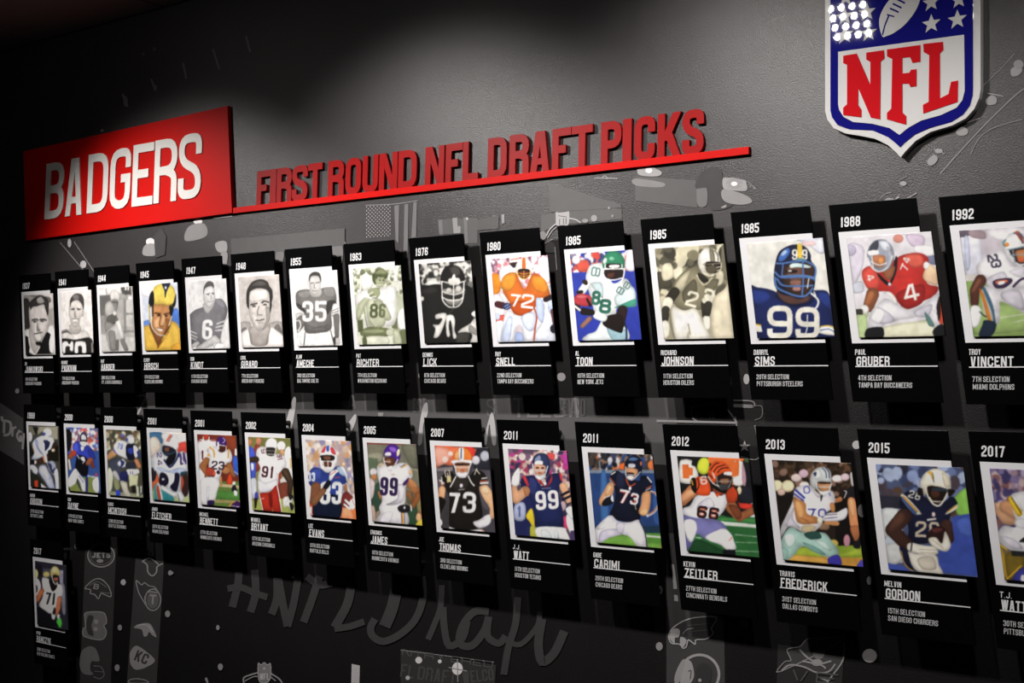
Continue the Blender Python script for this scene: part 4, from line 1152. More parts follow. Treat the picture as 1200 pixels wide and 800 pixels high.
ART[(12, 0)]=([548.339,80.7384,24.4318,-40.3776,709.625,61.918,-0.037754,-0.0099418],[
("F","ecebe2"),
("P","dfe0ee",[400,40,590,30,610,130,560,140,480,70]),
("P","e8c8c8",[440,60,520,50,540,80,460,85]),
("P","16235c",[55,410,110,395,230,420,360,500,500,430,560,415,640,440,690,640,690,770,100,770]),
("P","223788",[60,420,180,430,200,480,100,520]),
("P","20347e",[560,430,640,450,660,560,580,500]),
("P","0e1740",[250,450,520,440,500,520,380,540,300,510]),
("P","5a3a34",[250,420,320,440,420,480,500,450,480,500,370,520,290,490]),
("p","f2eee0",[80,665,135,680,145,725,90,725]),
("p","d9b23a",[80,660,135,672,138,684,82,674]),
("P","e9e6dc",[575,690,640,675,690,700,690,750,570,735]),
("S","d9b23a",9,[580,685,640,680,690,705]),
("S","3a5fa8",7,[575,715,640,705,690,735]),
("N","f3efe0","9",180,530,190,245,0),
("N","f3efe0","9",390,540,180,235,0),
("P","12183a",[230,320,240,220,270,130,340,85,400,75,460,90,500,140,510,200,540,250,530,400,480,460,300,450,240,390]),
("P","3f6fc8",[265,200,275,150,330,100,350,130,310,190]),
("P","a8c8f4",[280,150,310,115,330,130,300,160]),
("P","e8c23e",[405,78,440,80,440,180,410,180]),
("N","f4f2e8","9",365,110,42,80,0),
("N","f4f2e8","9",440,110,40,80,0),
("P","3c2620",[300,240,520,220,520,330,500,430,400,460,320,410]),
("P","6b473c",[330,250,440,245,430,350,350,340]),
("P","8a6050",[355,345,430,345,420,385,360,380]),
("E","b07a72",400,405,32,18),
("P","1c110e",[320,265,400,265,395,285,330,285]),
("E","e9e2da",350,272,16,6),
("P","cfe8e4",[350,225,400,212,500,235,490,250,400,245,355,250]),
("P","5d8a90",[400,180,460,180,470,205,400,200]),
("S","4d76b8",14,[250,215,300,215,400,200,480,205,540,250,530,340]),
("S","4d76b8",14,[240,280,290,320,440,315,535,330]),
("S","5a84c4",12,[290,310,440,305,530,320]),
("S","4d76b8",14,[255,330,300,380,440,385,520,380]),
("S","4d76b8",15,[240,320,250,390,320,430,400,458,470,455,520,400]),
("S","4d76b8",12,[445,200,450,320,440,455]),
("S","4d76b8",10,[300,215,290,300]),
("S","e8e8e4",14,[510,440,560,490,550,540,520,560]),
("S","e8e8e4",10,[530,430,550,480]),
("S","e8e8e4",9,[480,600,470,730,400,770]),
("S","dfe6ee",8,[490,330,480,400])])
ART[(13, 0)]=([574.508,87.888,19.7314,-42.1388,706.235,65.2495,-0.0397063,-0.0104559],[
("F","ece8ee"),
("P","d9d2e0",[30,120,140,140,130,300,60,420,50,300]),
("E","b9b2c8",50,160,40,40),
("E","d98a78",385,78,36,30),
("P","d6c4da",[440,50,560,60,560,130,480,130]),
("P","6f7390",[560,195,640,195,650,260,600,250]),
("P","f2eef2",[500,130,630,130,630,195,520,190]),
("P","d9e3b0",[80,620,180,600,170,720,680,640,680,780,110,780]),
("P","e9e8c8",[280,700,640,660,660,780,280,780]),
("P","bcd394",[90,640,160,620,160,780,100,780]),
("P","c9ccd8",[60,400,130,380,140,450,70,460]),
("P","cf2c26",[130,310,190,270,260,310,380,210,480,180,560,185,600,230,570,340,600,400,670,420,640,480,560,520,480,570,420,565,360,500,300,450,200,450,150,400]),
("P","e04a3e",[130,320,190,275,250,340,250,420,200,440,150,400]),
("P","a81f1c",[380,460,560,400,560,520,470,570,400,540]),
("P","e85c4a",[430,200,540,190,560,260,480,280]),
("P","f2c8a0",[560,330,600,260,660,300,665,400,620,400,570,370]),
("E","f0eae4",583,268,22,28),
("L","8a4f30",[205,470,46,175,560,38]),
("L","b56c40",[195,470,24,170,530,22]),
("E","f2f0ec",145,578,34,34),
("P","3b3a30",[85,580,130,575,135,610,90,612]),
("P","eceaf0",[165,700,190,600,240,540,300,500,380,540,470,580,560,540,670,460,690,560,690,700,640,720,580,620,480,640,400,650,300,680,260,720,200,725]),
("P","cfcbd8",[240,560,320,600,360,660,260,680,270,620]),
("P","fbfafc",[190,640,240,570,290,600,250,680]),
("P","d5d2de",[500,590,620,540,600,620,520,630]),
("P","5d8a84",[570,600,600,620,640,690,600,690]),
("P","17171a",[165,715,275,705,272,785,160,785]),
("P","17171a",[630,725,700,680,720,780,650,780]),
("P","d8452c",[665,560,690,530,710,600,700,680,670,660]),
("P","241a18",[655,560,680,480,685,600,670,660]),
("P","16151a",[240,320,300,370,330,380,365,210,380,230,370,320,330,405,290,395,250,350]),
("P","9a5a3a",[280,300,360,270,350,340,320,370,290,350]),
("N","f4f0ea","4",410,400,120,120,-14),
("P","f4f0ea",[280,455,330,455,370,500,380,545,350,530,330,490]),
("N","f4efe8","4",165,325,48,52,70),
("N","f4efe8","7",405,255,50,55,-68),
("N","f4efe8","4",420,205,45,50,-68),
("P","9a9fae",[165,200,190,120,240,85,300,90,345,140,355,220,320,290,270,310,210,280]),
("P","d6dbe6",[250,100,310,100,330,160,280,160]),
("P","3f4450",[190,130,240,90,240,150,180,190]),
("P","c07850",[205,200,290,200,285,270,240,280,205,250]),
("P","f0eeec",[175,165,240,160,245,190,180,195]),
("E","e89a50",262,235,18,22),
("S","e9e9ec",11,[170,215,200,280,250,310,310,280,345,200]),
("S","e9e9ec",9,[195,240,250,265,300,250]),
("S","e9e9ec",9,[200,205,210,280]),
("S","b8bcc8",16,[310,140,330,200,310,270]),
("E","d9dbe8",325,400,12,12),
("p","b9323a",[310,430,370,412,372,422,312,440])])
ART[(14, 0)]=([607.248,96.3823,22.6965,-44.1523,707.144,64.8075,-0.0418958,-0.0110325],[
("F","cfc6cf"),
("P","f0ecf2",[200,60,460,50,460,200,320,140,260,120]),
("P","e2e2f0",[30,100,160,90,170,340,50,350]),
("P","5d5560",[10,70,100,65,90,100,30,110]),
("P","a08a92",[90,70,190,70,200,120,110,110]),
("P","c9d0e8",[60,120,90,120,100,300,70,320]),
("p","8fae5e",[60,405,600,400,640,780,110,780]),
("P","9dbb6c",[80,600,460,560,620,700,100,760]),
("S","c9d8a8",12,[300,650,460,625]),
("S","c9d8a8",10,[390,680,460,665]),
("p","dcd6d0",[60,360,150,360,140,400,60,405]),
("P","f4f2f6",[150,290,220,230,330,195,360,260,400,310,620,260,620,440,420,450,330,480,240,470,200,400,160,370,140,330]),
("P","dcd8e2",[200,400,320,340,350,420,260,460]),
("P","dedae4",[360,340,460,320,440,380]),
("P","e8e4ea",[190,440,300,460,420,450,620,430,620,700,460,620,310,540,300,600,290,690,220,660,180,560]),
("P","d2cdd8",[310,480,430,470,460,600,330,540]),
("L","5b2f24",[170,400,40,130,470,34,130,550,28]),
("L","86503a",[160,400,16,118,470,12]),
("P","f5f3f6",[105,580,150,570,175,610,160,690,130,715,100,690]),
("S","1f2a3c",9,[165,610,200,640,240,640]),
("P","3f6f8a",[180,450,200,450,250,560,270,680,250,670,215,560]),
("P","e8862c",[162,460,185,480,235,600,250,670,220,665,195,580]),
("P","f4eee8",[185,470,200,500,240,600,255,672,245,670,225,600]),
("P","1d2b40",[200,665,275,690,240,775,160,775,180,700]),
("N","2c2440","2",225,215,50,70,80),
("N","2c2440","3",248,255,50,70,80),
("P","3a2648",[250,410,290,390,370,385,380,410,330,450,270,450]),
("P","d8704a",[270,405,340,395,350,410,290,430]),
("S","3a2648",16,[390,440,430,400,460,385]),
("P","f4f2f6",[290,410,330,405,325,425,290,430]),
("P","f6f5f8",[320,160,340,110,380,80,460,85,540,120,560,200,520,280,420,300,350,260,330,210]),
("S","3f8a8a",10,[330,170,320,150,335,130]),
("E","e8862c",345,160,16,14),
("P","e0602c",[400,78,430,75,460,140,450,150]),
("S","3f4a7a",8,[390,82,430,100,450,150]),
("S","3f4a7a",8,[425,78,455,110,475,150]),
("P","2a1c20",[370,190,540,180,520,290,430,300,390,250]),
("P","c97a44",[410,200,520,190,510,260,430,280,410,240]),
("E","e0603c",440,262,22,14),
("S","7f9aa6",10,[350,195,460,175,540,170]),
("S","e4e8ea",12,[350,200,380,260,430,295,470,290]),
("S","8fa4ae",9,[385,200,400,280]),
("S","8fa4ae",9,[370,230,470,225])])
ART[(0, 1)]=([330.495,26.0729,31.1728,12.0067,692.873,37.5714,-0.0240055,-0.0063214],[
("F","3c3a34"),
("p","8f8a76",[130,60,360,60,360,200,290,200,250,90,190,110,140,150]),
("p","6c6a58",[30,60,80,60,110,150,60,150]),
("p","1b1c1a",[80,65,150,65,120,150]),
("E","c9cce0",50,175,28,55),
("P","8a5a3a",[60,280,100,290,110,350,70,330]),
("p","17191a",[40,230,80,300,100,370,50,400]),
("P","c9cfe6",[80,240,120,190,190,160,290,180,320,220,310,290,250,360,200,390,130,420,70,420,100,350,85,290]),
("P","8f98c8",[110,200,140,220,150,290,200,370,160,350,120,280]),
("P","dfe3f2",[190,170,220,220,215,330,170,290,150,210]),
("P","1d2140",[200,210,270,220,265,280,220,330,215,260]),
("E","d3d8ee",245,125,48,48),
("E","2c3f9a",210,140,16,18),
("S","aab2da",5,[250,85,275,130,280,180]),
("E","c9d0ea",275,205,28,22),
("S","b8c0e2",9,[300,190,280,270,230,340]),
("p","17150f",[250,330,370,260,370,450,250,440]),
("L","2b1f1a",[330,250,22,300,330,22]),
("E","d8b8a0",310,322,20,18),
("L","3a241a",[240,400,28,160,450,30]),
("L","c9856a",[205,390,13,220,445,14]),
("L","e6d8d8",[225,385,13,235,450,12]),
("E","d8c8c8",105,455,22,22),
("p","121313",[45,430,100,425,100,480,45,480]),
("P","b8bedb",[50,490,100,490,140,540,130,590,100,590,70,540,50,530]),
("P","8f93a8",[240,460,300,440,340,490,330,600,300,590,260,540,250,500]),
("P","2a3350",[250,470,290,480,300,540,330,520,330,570,290,570]),
("P","a9aed2",[160,500,220,490,260,560,300,640,325,750,270,755,230,690,170,600,150,560]),
("P","c8cce6",[180,520,220,510,260,600,270,650,220,620]),
("P","b6bbd8",[320,560,360,540,375,760,340,760,330,650]),
("p","1f241c",[50,560,140,600,230,720,230,755,50,755]),
("p","d83a1e",[102,660,138,658,142,738,106,740]),
("p","c9cce0",[175,690,245,748,175,745])])
ART[(1, 1)]=([342.912,28.9426,30.9403,12.7842,697.606,31.8201,-0.0247453,-0.00651622],[
("F","35508c"),
("C",["f4e9ea","c86a5a","d84a3a","f4f0f2","5a6ab8","a8604a","ffffff"],20,50,370,300,26,9),
("p","141317",[22,50,70,55,100,110,90,240,60,330,70,480,40,520,30,520]),
("p","2f4f94",[60,310,390,290,390,590,60,590]),
("p","7d8a44",[40,580,390,580,390,770,40,770]),
("p","cfd3dc",[260,560,385,580,385,592,260,572]),
("L","d8c8b8",[65,390,10,80,490,14]),
("P","2c3aa8",[110,230,130,200,180,190,220,260,270,230,330,290,345,350,300,390,270,560,230,570,150,560,130,500,150,400,110,280]),
("P","3f4fd0",[120,230,150,205,170,260,160,320,120,290]),
("P","0f0f16",[150,370,190,340,270,390,265,560,200,560,135,500]),
("L","23308c",[300,300,32,330,370,26]),
("L","8a4a30",[300,400,34,270,430,24]),
("L","8a4a2a",[100,320,30,80,360,28]),
("L","2a3eb0",[330,420,20,345,460,22]),
("L","6b3522",[320,420,18,325,465,22]),
("L","3848b8",[65,305,12,60,320,12]),
("E","a83a2a",118,320,30,34),
("P","f0f0f4",[190,370,225,360,240,395,215,405]),
("S","f0f0f4",8,[155,340,180,380]),
("S","d8d8e0",9,[215,430,240,400]),
("P","e8e8ee",[195,250,230,250,220,290,200,290]),
("P","1c2240",[185,180,195,110,235,85,262,130,262,200,250,250,200,240]),
("P","cfd4e4",[200,130,225,115,250,140,250,180,205,180]),
("E","2a1a18",225,185,28,12),
("P","dfe2ea",[185,195,262,200,245,245,205,240]),
("S","b03a3a",5,[232,90,236,130]),
("P","f0f0f2",[130,490,160,520,140,640,70,690,50,640,80,560]),
("P","d8dae2",[150,500,200,570,250,640,245,740,215,745,190,650,150,570]),
("P","2a2f6a",[255,560,275,600,270,750,250,750,245,640]),
("P","3a3f4a",[160,600,190,680,205,740,150,640]),
("P","15171d",[45,680,75,700,75,740,45,740]),
("S","2f3a8a",6,[170,560,225,640]),
("P","f2eef2",[320,640,350,590,385,600,390,740,340,730]),
("p","c83a4a",[350,540,372,535,376,570,352,572])])
ART[(2, 1)]=([352.663,31.7175,28.5928,13.2052,695.371,35.8666,-0.0255322,-0.00672341],[
("F","4a4838"),
("C",["8f8a6a","5a5340","b8b090","3a3a30","cfd0b8","7a5a40"],20,50,400,260,38,13),
("p","4c4f48",[50,260,120,240,130,700,60,700]),
("p","cfd2a8",[270,520,370,520,360,640,280,640]),
("p","1f1c1a",[300,630,345,630,345,720,305,720]),
("p","8f9468",[100,500,150,520,180,650,150,700,120,640]),
("p","9aa080",[60,690,420,720,420,760,60,760]),
("P","d0d4b8",[50,470,90,460,105,560,90,680,50,690]),
("L","c08a5a",[110,290,38,50,340,24]),
("P","e6e8f2",[110,220,150,170,220,160,260,220,240,300,260,350,200,330,140,290]),
("P","4a58b8",[110,240,140,290,160,310,130,290,108,265]),
("N","6a7ac0","79",150,185,60,65,10),
("P","3f4454",[60,380,160,340,230,380,240,440,180,480,230,560,230,580,150,560,90,470]),
("P","c9cad4",[150,400,210,350,250,420,200,440]),
("P","28306a",[180,360,225,380,215,420,180,440,190,400]),
("P","15172c",[250,200,330,190,350,260,330,350,270,360,240,280]),
("P","e9ebf4",[320,210,360,230,375,300,345,340,325,300]),
("P","2a3a9a",[260,240,320,240,310,300,270,290]),
("L","28346a",[370,280,16,385,330,16]),
("P","b8bcc4",[240,150,260,105,310,100,330,150,310,190,265,190]),
("E","e6e8ee",298,158,30,34),
("E","3a4a9a",250,150,14,20),
("E","5a5ab0",205,105,22,18),
("L","c9805a",[350,370,22,380,430,22]),
("P","2a2d3a",[240,400,330,380,340,450,260,460]),
("P","e8e8ee",[260,460,330,460,370,460,380,500,320,520,270,520,240,490]),
("S","3a3a5a",7,[285,480,290,510]),
("S","3a3a5a",7,[310,480,312,510]),
("P","23285a",[180,500,250,480,260,580,180,580]),
("P","c8c4b4",[180,585,250,600,260,660,300,750,250,755,210,690]),
("P","b8b8c0",[100,490,140,480,180,570,140,570]),
("P","2a3fc0",[140,680,180,690,180,740,140,740]),
("S","e8eaee",12,[400,640,400,720]),
("S","15172c",8,[385,740,415,700]),
("p","d4d6c0",[350,640,375,640,378,740,355,740])])
ART[(3, 1)]=([364.277,34.8134,26.6115,13.893,695.128,31.9776,-0.0263864,-0.00694836],[
("F","b9c4cc"),
("P","3f6f9a",[30,50,150,40,160,160,100,110,40,110]),
("P","e8d8c8",[30,120,100,90,150,180,110,250,30,300]),
("P","f2e4dc",[170,50,390,50,395,150,320,160,180,130]),
("P","d8453a",[310,170,400,140,410,250,330,250]),
("p","c9523a",[350,440,420,440,430,620,350,640]),
("P","d8633a",[40,560,110,460,130,620,60,640]),
("P","b8c48a",[300,700,440,690,440,770,260,760]),
("P","8fae7a",[50,680,80,600,90,740,50,740]),
("P","25222c",[45,410,100,430,90,520,50,540]),
("P","f2f2f8",[70,290,100,250,160,240,200,330,240,380,300,310,350,240,400,260,415,430,350,480,340,600,300,650,240,620,160,560,130,450,80,430,60,360]),
("P","b9c6ea",[100,400,160,400,230,430,340,400,400,430,320,470,220,450,150,440]),
("P","1d2c6a",[170,320,200,330,240,385,300,310,320,250,330,280,290,360,240,405,200,370]),
("N","4a3a7a","2",105,250,50,48,85),
("N","3a2a5a","4",102,325,66,50,85),
("N","4a3a7a","24",332,250,70,120,-12),
("P","1c1830",[140,460,180,455,215,490,225,550,180,600,130,560]),
("P","1c1830",[290,460,335,470,330,560,300,650,240,600,280,540]),
("E","f2f2f8",170,520,16,10),
("P","2f8a94",[140,620,200,640,270,700,270,750,180,740,140,700]),
("P","3a98a4",[80,600,110,570,120,740,90,740]),
("P","e6ecf0",[110,560,135,580,170,740,130,740,100,640]),
("P","c8452c",[105,590,125,590,150,735,130,735,105,650]),
("P","e9ecf0",[160,580,250,640,310,650,290,700,210,660,150,620]),
("P","3a2320",[370,480,420,470,430,640,390,700,360,640,380,560]),
("P","25404a",[350,450,415,440,410,465,350,490]),
("P","dfe3e4",[310,660,350,650,385,700,360,750,320,720]),
("S","2a2f3a",6,[320,670,335,740]),
("P","f7f5f5",[170,170,190,100,240,60,300,75,325,130,320,210,280,230,200,190]),
("S","e0522c",12,[240,70,205,130]),
("S","2a3a6a",6,[265,75,225,140]),
("S","e0522c",8,[255,72,215,135]),
("P","20202c",[165,180,250,190,300,230,290,280,220,290,165,250]),
("P","7a4a34",[185,200,230,200,225,240,190,235]),
("S","3a5a7a",9,[165,190,165,245,230,265,290,240]),
("P","e9ebef",[180,285,230,300,265,300,235,345,200,325]),
("P","15151c",[215,300,300,250,290,320,240,380,200,345])])
ART[(4, 1)]=([377.958,38.2665,32.5392,14.6246,697.014,29.71,-0.027323,-0.007195],[
("F","7a2f20"),
("P","8a3a22",[240,50,420,40,430,180,330,180]),
("p","5f7f38",[200,500,450,500,460,770,200,770]),
("p","c9b488",[240,520,450,540,450,570,240,550]),
("P","4f8a3a",[210,600,460,620,460,680,210,660]),
("p","a89a60",[210,680,460,690,460,720,210,710]),
("P","e8e6ea",[35,110,90,80,170,90,230,100,240,200,180,300,100,330,70,410,50,420,40,200]),
("N","6a2430","1",70,195,36,90,0),
("S","a8403a",9,[35,100,75,98]),
("S","a8403a",9,[170,95,225,98]),
("E","b83a2a",120,60,30,34),
("S","f0eeee",9,[95,60,105,110,125,120,150,105,155,60]),
("P","d8d6dc",[50,400,110,420,90,700,60,700]),
("P","f0eef2",[130,190,180,150,230,160,290,210,350,180,380,240,375,300,330,330,290,360,250,500,150,500,150,330,160,260]),
("S","e8a42a",14,[160,160,200,200,205,260]),
("S","e8a42a",12,[350,185,340,270]),
("E","e8b03a",148,240,14,14),
("L","a8683a",[130,290,30,90,350,32,140,440,22]),
("L","a06238",[350,340,28,400,440,22]),
("E","b87848",320,390,40,36),
("L","c08850",[270,460,10,275,540,8]),
("N","2a1a2a","23",180,300,125,85,4),
("P","b8402c",[120,390,150,362,190,370,215,410,210,450,170,450,130,430]),
("P","d8604a",[200,400,220,410,215,440,200,440]),
("P","1c1a20",[145,450,200,450,200,485,155,480]),
("E","3a1a2a",245,410,18,20),
("P","f2f0f2",[80,470,250,470,235,600,210,690,150,690,140,740,70,740,70,600]),
("P","d2d0d8",[130,560,160,560,150,680,130,700]),
("P","2a1c48",[145,690,205,690,190,745,140,735]),
("P","d8401e",[330,490,350,430,370,430,385,520,330,525]),
("E","ece8e0",400,518,16,18),
("P","1c1c24",[390,540,415,540,430,600,410,600,375,590]),
("P","e6e6ea",[400,590,430,600,430,640,405,640]),
("P","2f58c8",[390,270,430,260,440,440,400,400]),
("P","e8e8ee",[410,180,425,180,430,240,408,240]),
("S","e8e8ee",6,[400,400,440,430]),
("P","3a1c6a",[225,150,235,80,275,55,318,80,325,150,280,140]),
("S","e8e4ee",6,[290,70,312,95,290,120]),
("E","4a2418",278,180,38,34),
("S","e8e6ea",8,[235,150,240,210,270,245,310,230,325,160]),
("S","efedf0",8,[250,140,320,150]),
("P","dcdade",[235,120,250,110,255,180,240,190]),
("P","3a1c58",[370,740,400,700,440,695,465,720,465,770,380,765]),
("S","e8a42a",10,[350,750,380,715,410,700]),
("S","f0eef2",6,[370,740,450,750])])
ART[(5, 1)]=([393.749,42.1373,30.1645,15.3941,700.468,28.592,-0.0283273,-0.00745945],[
("F","8f8a50"),
("p","7a7a40",[20,40,450,40,450,150,20,120]),
("P","8a3a2a",[90,130,150,130,150,330,90,350]),
("E","c07a4a",50,85,22,34),
("E","c07a5a",135,75,28,36),
("P","3f55c8",[30,150,80,140,110,250,100,430,60,440,40,350]),
("P","dfe4f0",[60,290,85,290,85,350,65,350]),
("P","c8ccd4",[50,450,110,440,110,600,60,620]),
("P","3a3fb8",[100,570,125,570,125,640,100,640]),
("p","a83a2c",[310,370,350,370,350,640,310,640]),
("P","d8d4cc",[340,440,400,400,420,460,380,490,345,480]),
("P","7a3a2a",[330,490,420,480,410,640,350,620]),
("p","a9b45a",[60,640,500,620,500,780,60,770]),
("P","e8e4da",[370,620,420,610,410,690,370,700]),
("p","2a1c18",[90,620,125,620,110,720,95,720]),
("E","f0eeec",350,120,42,46),
("P","d09a70",[340,150,380,170,385,200,350,200]),
("P","f2f0f0",[385,160,440,140,455,330,420,360,385,330]),
("S","e8b04a",12,[435,240,440,330]),
("P","f4f2f0",[400,350,460,340,460,450,430,450]),
("P","f6f5f7",[110,190,130,140,190,130,240,220,290,200,370,210,400,270,390,330,330,370,315,500,240,560,180,580,130,560,130,400,150,330,120,260]),
("P","dddce4",[130,440,200,470,310,440,300,520,200,570,135,550]),
("P","dfdee6",[300,340,370,330,340,370,310,400]),
("L","3a2b20",[110,250,30,40,255,22]),
("L","3f2e22",[390,370,40,440,470,28,430,570,22]),
("L","5a4432",[380,360,14,430,450,10]),
("N","4a1c28","91",165,315,115,110,6),
("N","6a3040","91",310,205,50,50,80),
("N","6a3040","9",160,150,40,45,80),
("P","b82a1c",[145,575,240,560,305,500,330,640,350,755,280,760,265,700,260,750,180,745,150,640]),
("P","7a1a12",[230,580,260,580,265,700,240,690]),
("S","f0eeee",9,[310,500,335,620,355,755]),
("S","f0eeee",7,[140,580,175,740]),
("S","f4e8e6",6,[155,630,185,620]),
("P","1c1c1c",[420,590,460,590,470,640,440,650]),
("P","e8e8e4",[380,690,410,630,440,640,460,620,460,650,440,680,450,720,440,740,420,700]),
("P","1c1c1c",[430,660,470,690,460,735,440,730]),
("P","f5f4f4",[200,130,205,80,250,45,300,65,310,120,290,160,240,150]),
("P","2a2622",[205,140,290,140,295,200,265,215,210,205]),
("S","eeece8",9,[200,130,205,210,240,255,275,240,300,150]),
("S","8a8a88",6,[210,165,285,170]),
("S","e2e0dc",7,[210,200,285,200])])
ART[(6, 1)]=([408.81,46.1923,29.5102,16.0717,699.64,29.2431,-0.0294528,-0.00775583],[
("F","b8a8a8"),
("C",["d8c0a8","b89aa0","e8d8c8","8f8ab0","c8a088","f0e4dc","9a90c0","d8a070"],10,30,520,780,46,17),
("p","f07a3c",[340,620,510,640,520,790,340,790]),
("P","f59a6a",[360,680,440,660,480,780,380,780]),
("p","e8502c",[90,640,125,640,125,740,95,740]),
("P","d8d4d0",[50,440,85,460,90,700,60,700]),
("P","d8401c",[60,600,90,610,90,650,60,640]),
("P","273a8c",[60,400,70,330,110,290,170,300,240,330,320,280,390,290,415,350,410,430,370,450,370,500,350,620,340,760,120,760,130,600,150,470,80,460]),
("P","101830",[130,560,350,560,340,770,120,770]),
("P","35489c",[80,330,130,300,180,320,170,400,100,400]),
("P","a8c0d8",[320,290,380,290,415,370,390,370,350,350]),
("P","dfe6ee",[350,285,390,290,420,370,410,420,395,350]),
("N","e8ecee","8",165,420,100,210,2),
("N","e8ecee","3",275,420,95,210,2),
("N","dfe6f0","33",52,335,70,85,0),
("L","7a4a30",[130,470,46,110,600,36]),
("L","8a5838",[110,610,34,200,500,26]),
("P","14141c",[195,470,240,410,270,430,230,490]),
("P","f0eeee",[250,400,260,340,310,310,345,320,310,350,270,410]),
("S","d84a4a",7,[260,360,310,325]),
("S","d84a4a",8,[300,385,350,380]),
("P","7a2c28",[360,600,380,530,430,510,470,560,460,640,400,660,365,640]),
("P","f0eeee",[390,480,410,430,450,520,470,560,430,520]),
("P","a87048",[385,470,410,440,420,500,395,510]),
("L","f2f0f0",[400,590,10,450,640,12]),
("L","f2f0f0",[390,630,9,440,670,12]),
("P","f2f0f0",[440,600,480,570,495,640,470,680,440,660]),
("S","d84a4a",6,[460,580,485,640]),
("P","f4f2f2",[165,180,180,120,240,80,295,105,325,180,320,250,290,310,240,340,190,310,160,240]),
("P","d83a48",[180,150,205,100,222,95,210,150]),
("P","d83a48",[262,110,290,110,312,170,275,160]),
("P","3a58b8",[225,100,248,90,250,140,228,140]),
("P","1c1a1c",[175,180,290,180,290,225,180,225]),
("P","7a4a34",[200,190,260,190,260,220,215,220]),
("P","5a3224",[195,240,270,240,265,290,205,290]),
("S","f4f2f2",9,[170,232,300,235]),
("S","f4f2f2",8,[195,240,205,300]),
("S","f4f2f2",7,[240,240,242,295]),
("S","f4f2f2",10,[170,200,185,290,230,300,280,290,300,230]),
("S","f4f2f2",8,[180,285,280,292])])
ART[(7, 1)]=([426.193,50.6851,28.5743,17.0283,700.849,23.3713,-0.0306614,-0.00807408],[
("F","7a7864"),
("p","8a3a3a",[15,30,480,42,480,52,15,44]),
("P","8f8c78",[40,130,160,120,160,200,50,190]),
("p","5f6f54",[40,160,130,170,120,330,50,320]),
("P","6f6f5c",[340,60,480,60,500,240,420,240]),
("S","a8a48c",10,[430,265,500,275]),
("P","2f4a38",[110,400,150,380,160,520,150,650,80,600,70,480]),
("P","c8b8b8",[50,350,100,380,90,500,60,520]),
("E","cfc8cc",90,290,32,36),
("E","b87848",95,335,26,26),
("P","8a7a6a",[120,640,150,640,130,730,100,730]),
("P","b89a8a",[70,600,100,600,110,740,70,730]),
("P","2f4a34",[400,600,470,580,470,770,395,770]),
("p","8a4a34",[480,560,530,540,540,780,490,780]),
("E","d8a878",490,690,24,40),
("P","d8c03a",[470,740,530,700,540,785,470,785]),
("P","8a7a48",[480,570,520,540,530,640,490,640]),
("L","a8744a",[140,470,14,155,520,12]),
("P","5f5a48",[380,460,440,480,430,560,390,560]),
("P","f0eef2",[120,280,130,230,170,210,230,260,320,210,390,220,430,280,430,340,380,380,370,560,330,640,390,650,380,765,110,745,150,660,140,600,170,540,150,450,140,370]),
("P","d9d5de",[300,400,370,420,340,560,200,580,300,520]),
("P","e2dee6",[170,660,260,640,230,740,150,740]),
("S","e8b02a",9,[340,255,385,225]),
("S","3a1c5a",6,[330,245,370,222]),
("S","e8a83a",9,[140,245,170,215]),
("E","e8b87a",418,290,14,22),
("P","3a1c6a",[350,390,400,340,405,360,365,410]),
("L","a8683a",[420,400,36,480,470,34]),
("L","96582e",[490,490,30,440,590,22]),
("P","c08050",[400,350,450,370,480,420,420,420]),
("L","8a5a34",[400,480,24,430,540,14]),
("P","1c1a20",[305,600,340,580,400,585,420,620,390,645,340,650,310,630]),
("S","eae8e4",12,[420,585,425,630]),
("E","eceaea",365,605,9,14),
("N","7a2c1c","99",150,335,155,165,3,22),
("N","2f1c4a","99",150,335,155,165,3),
("S","e8a42a",14,[345,655,355,765]),
("S","3a1c5a",5,[335,655,345,765]),
("S","3a1c5a",5,[362,655,368,765]),
("p","cfc0b0",[245,305,285,305,280,318,250,318]),
("P","4a2090",[180,150,190,90,235,45,290,50,325,100,325,170,290,220,270,170,190,150]),
("P","8a5ad0",[230,70,280,75,290,110,250,110]),
("P","f4e8c0",[295,120,305,90,322,90,322,130,300,155]),
("P","e8e4ee",[195,120,240,115,245,145,195,145]),
("P","5a3322",[190,165,270,165,280,210,250,240,200,225]),
("P","9a6040",[205,180,240,178,245,210,215,210]),
("S","e6e2ea",9,[182,165,190,215,220,265,260,260,275,230]),
("S","e6e2ea",7,[180,195,240,200]),
("P","f2f0f2",[215,245,260,235,250,270,225,272]),
("S","d8d4e0",12,[285,220,305,180])])
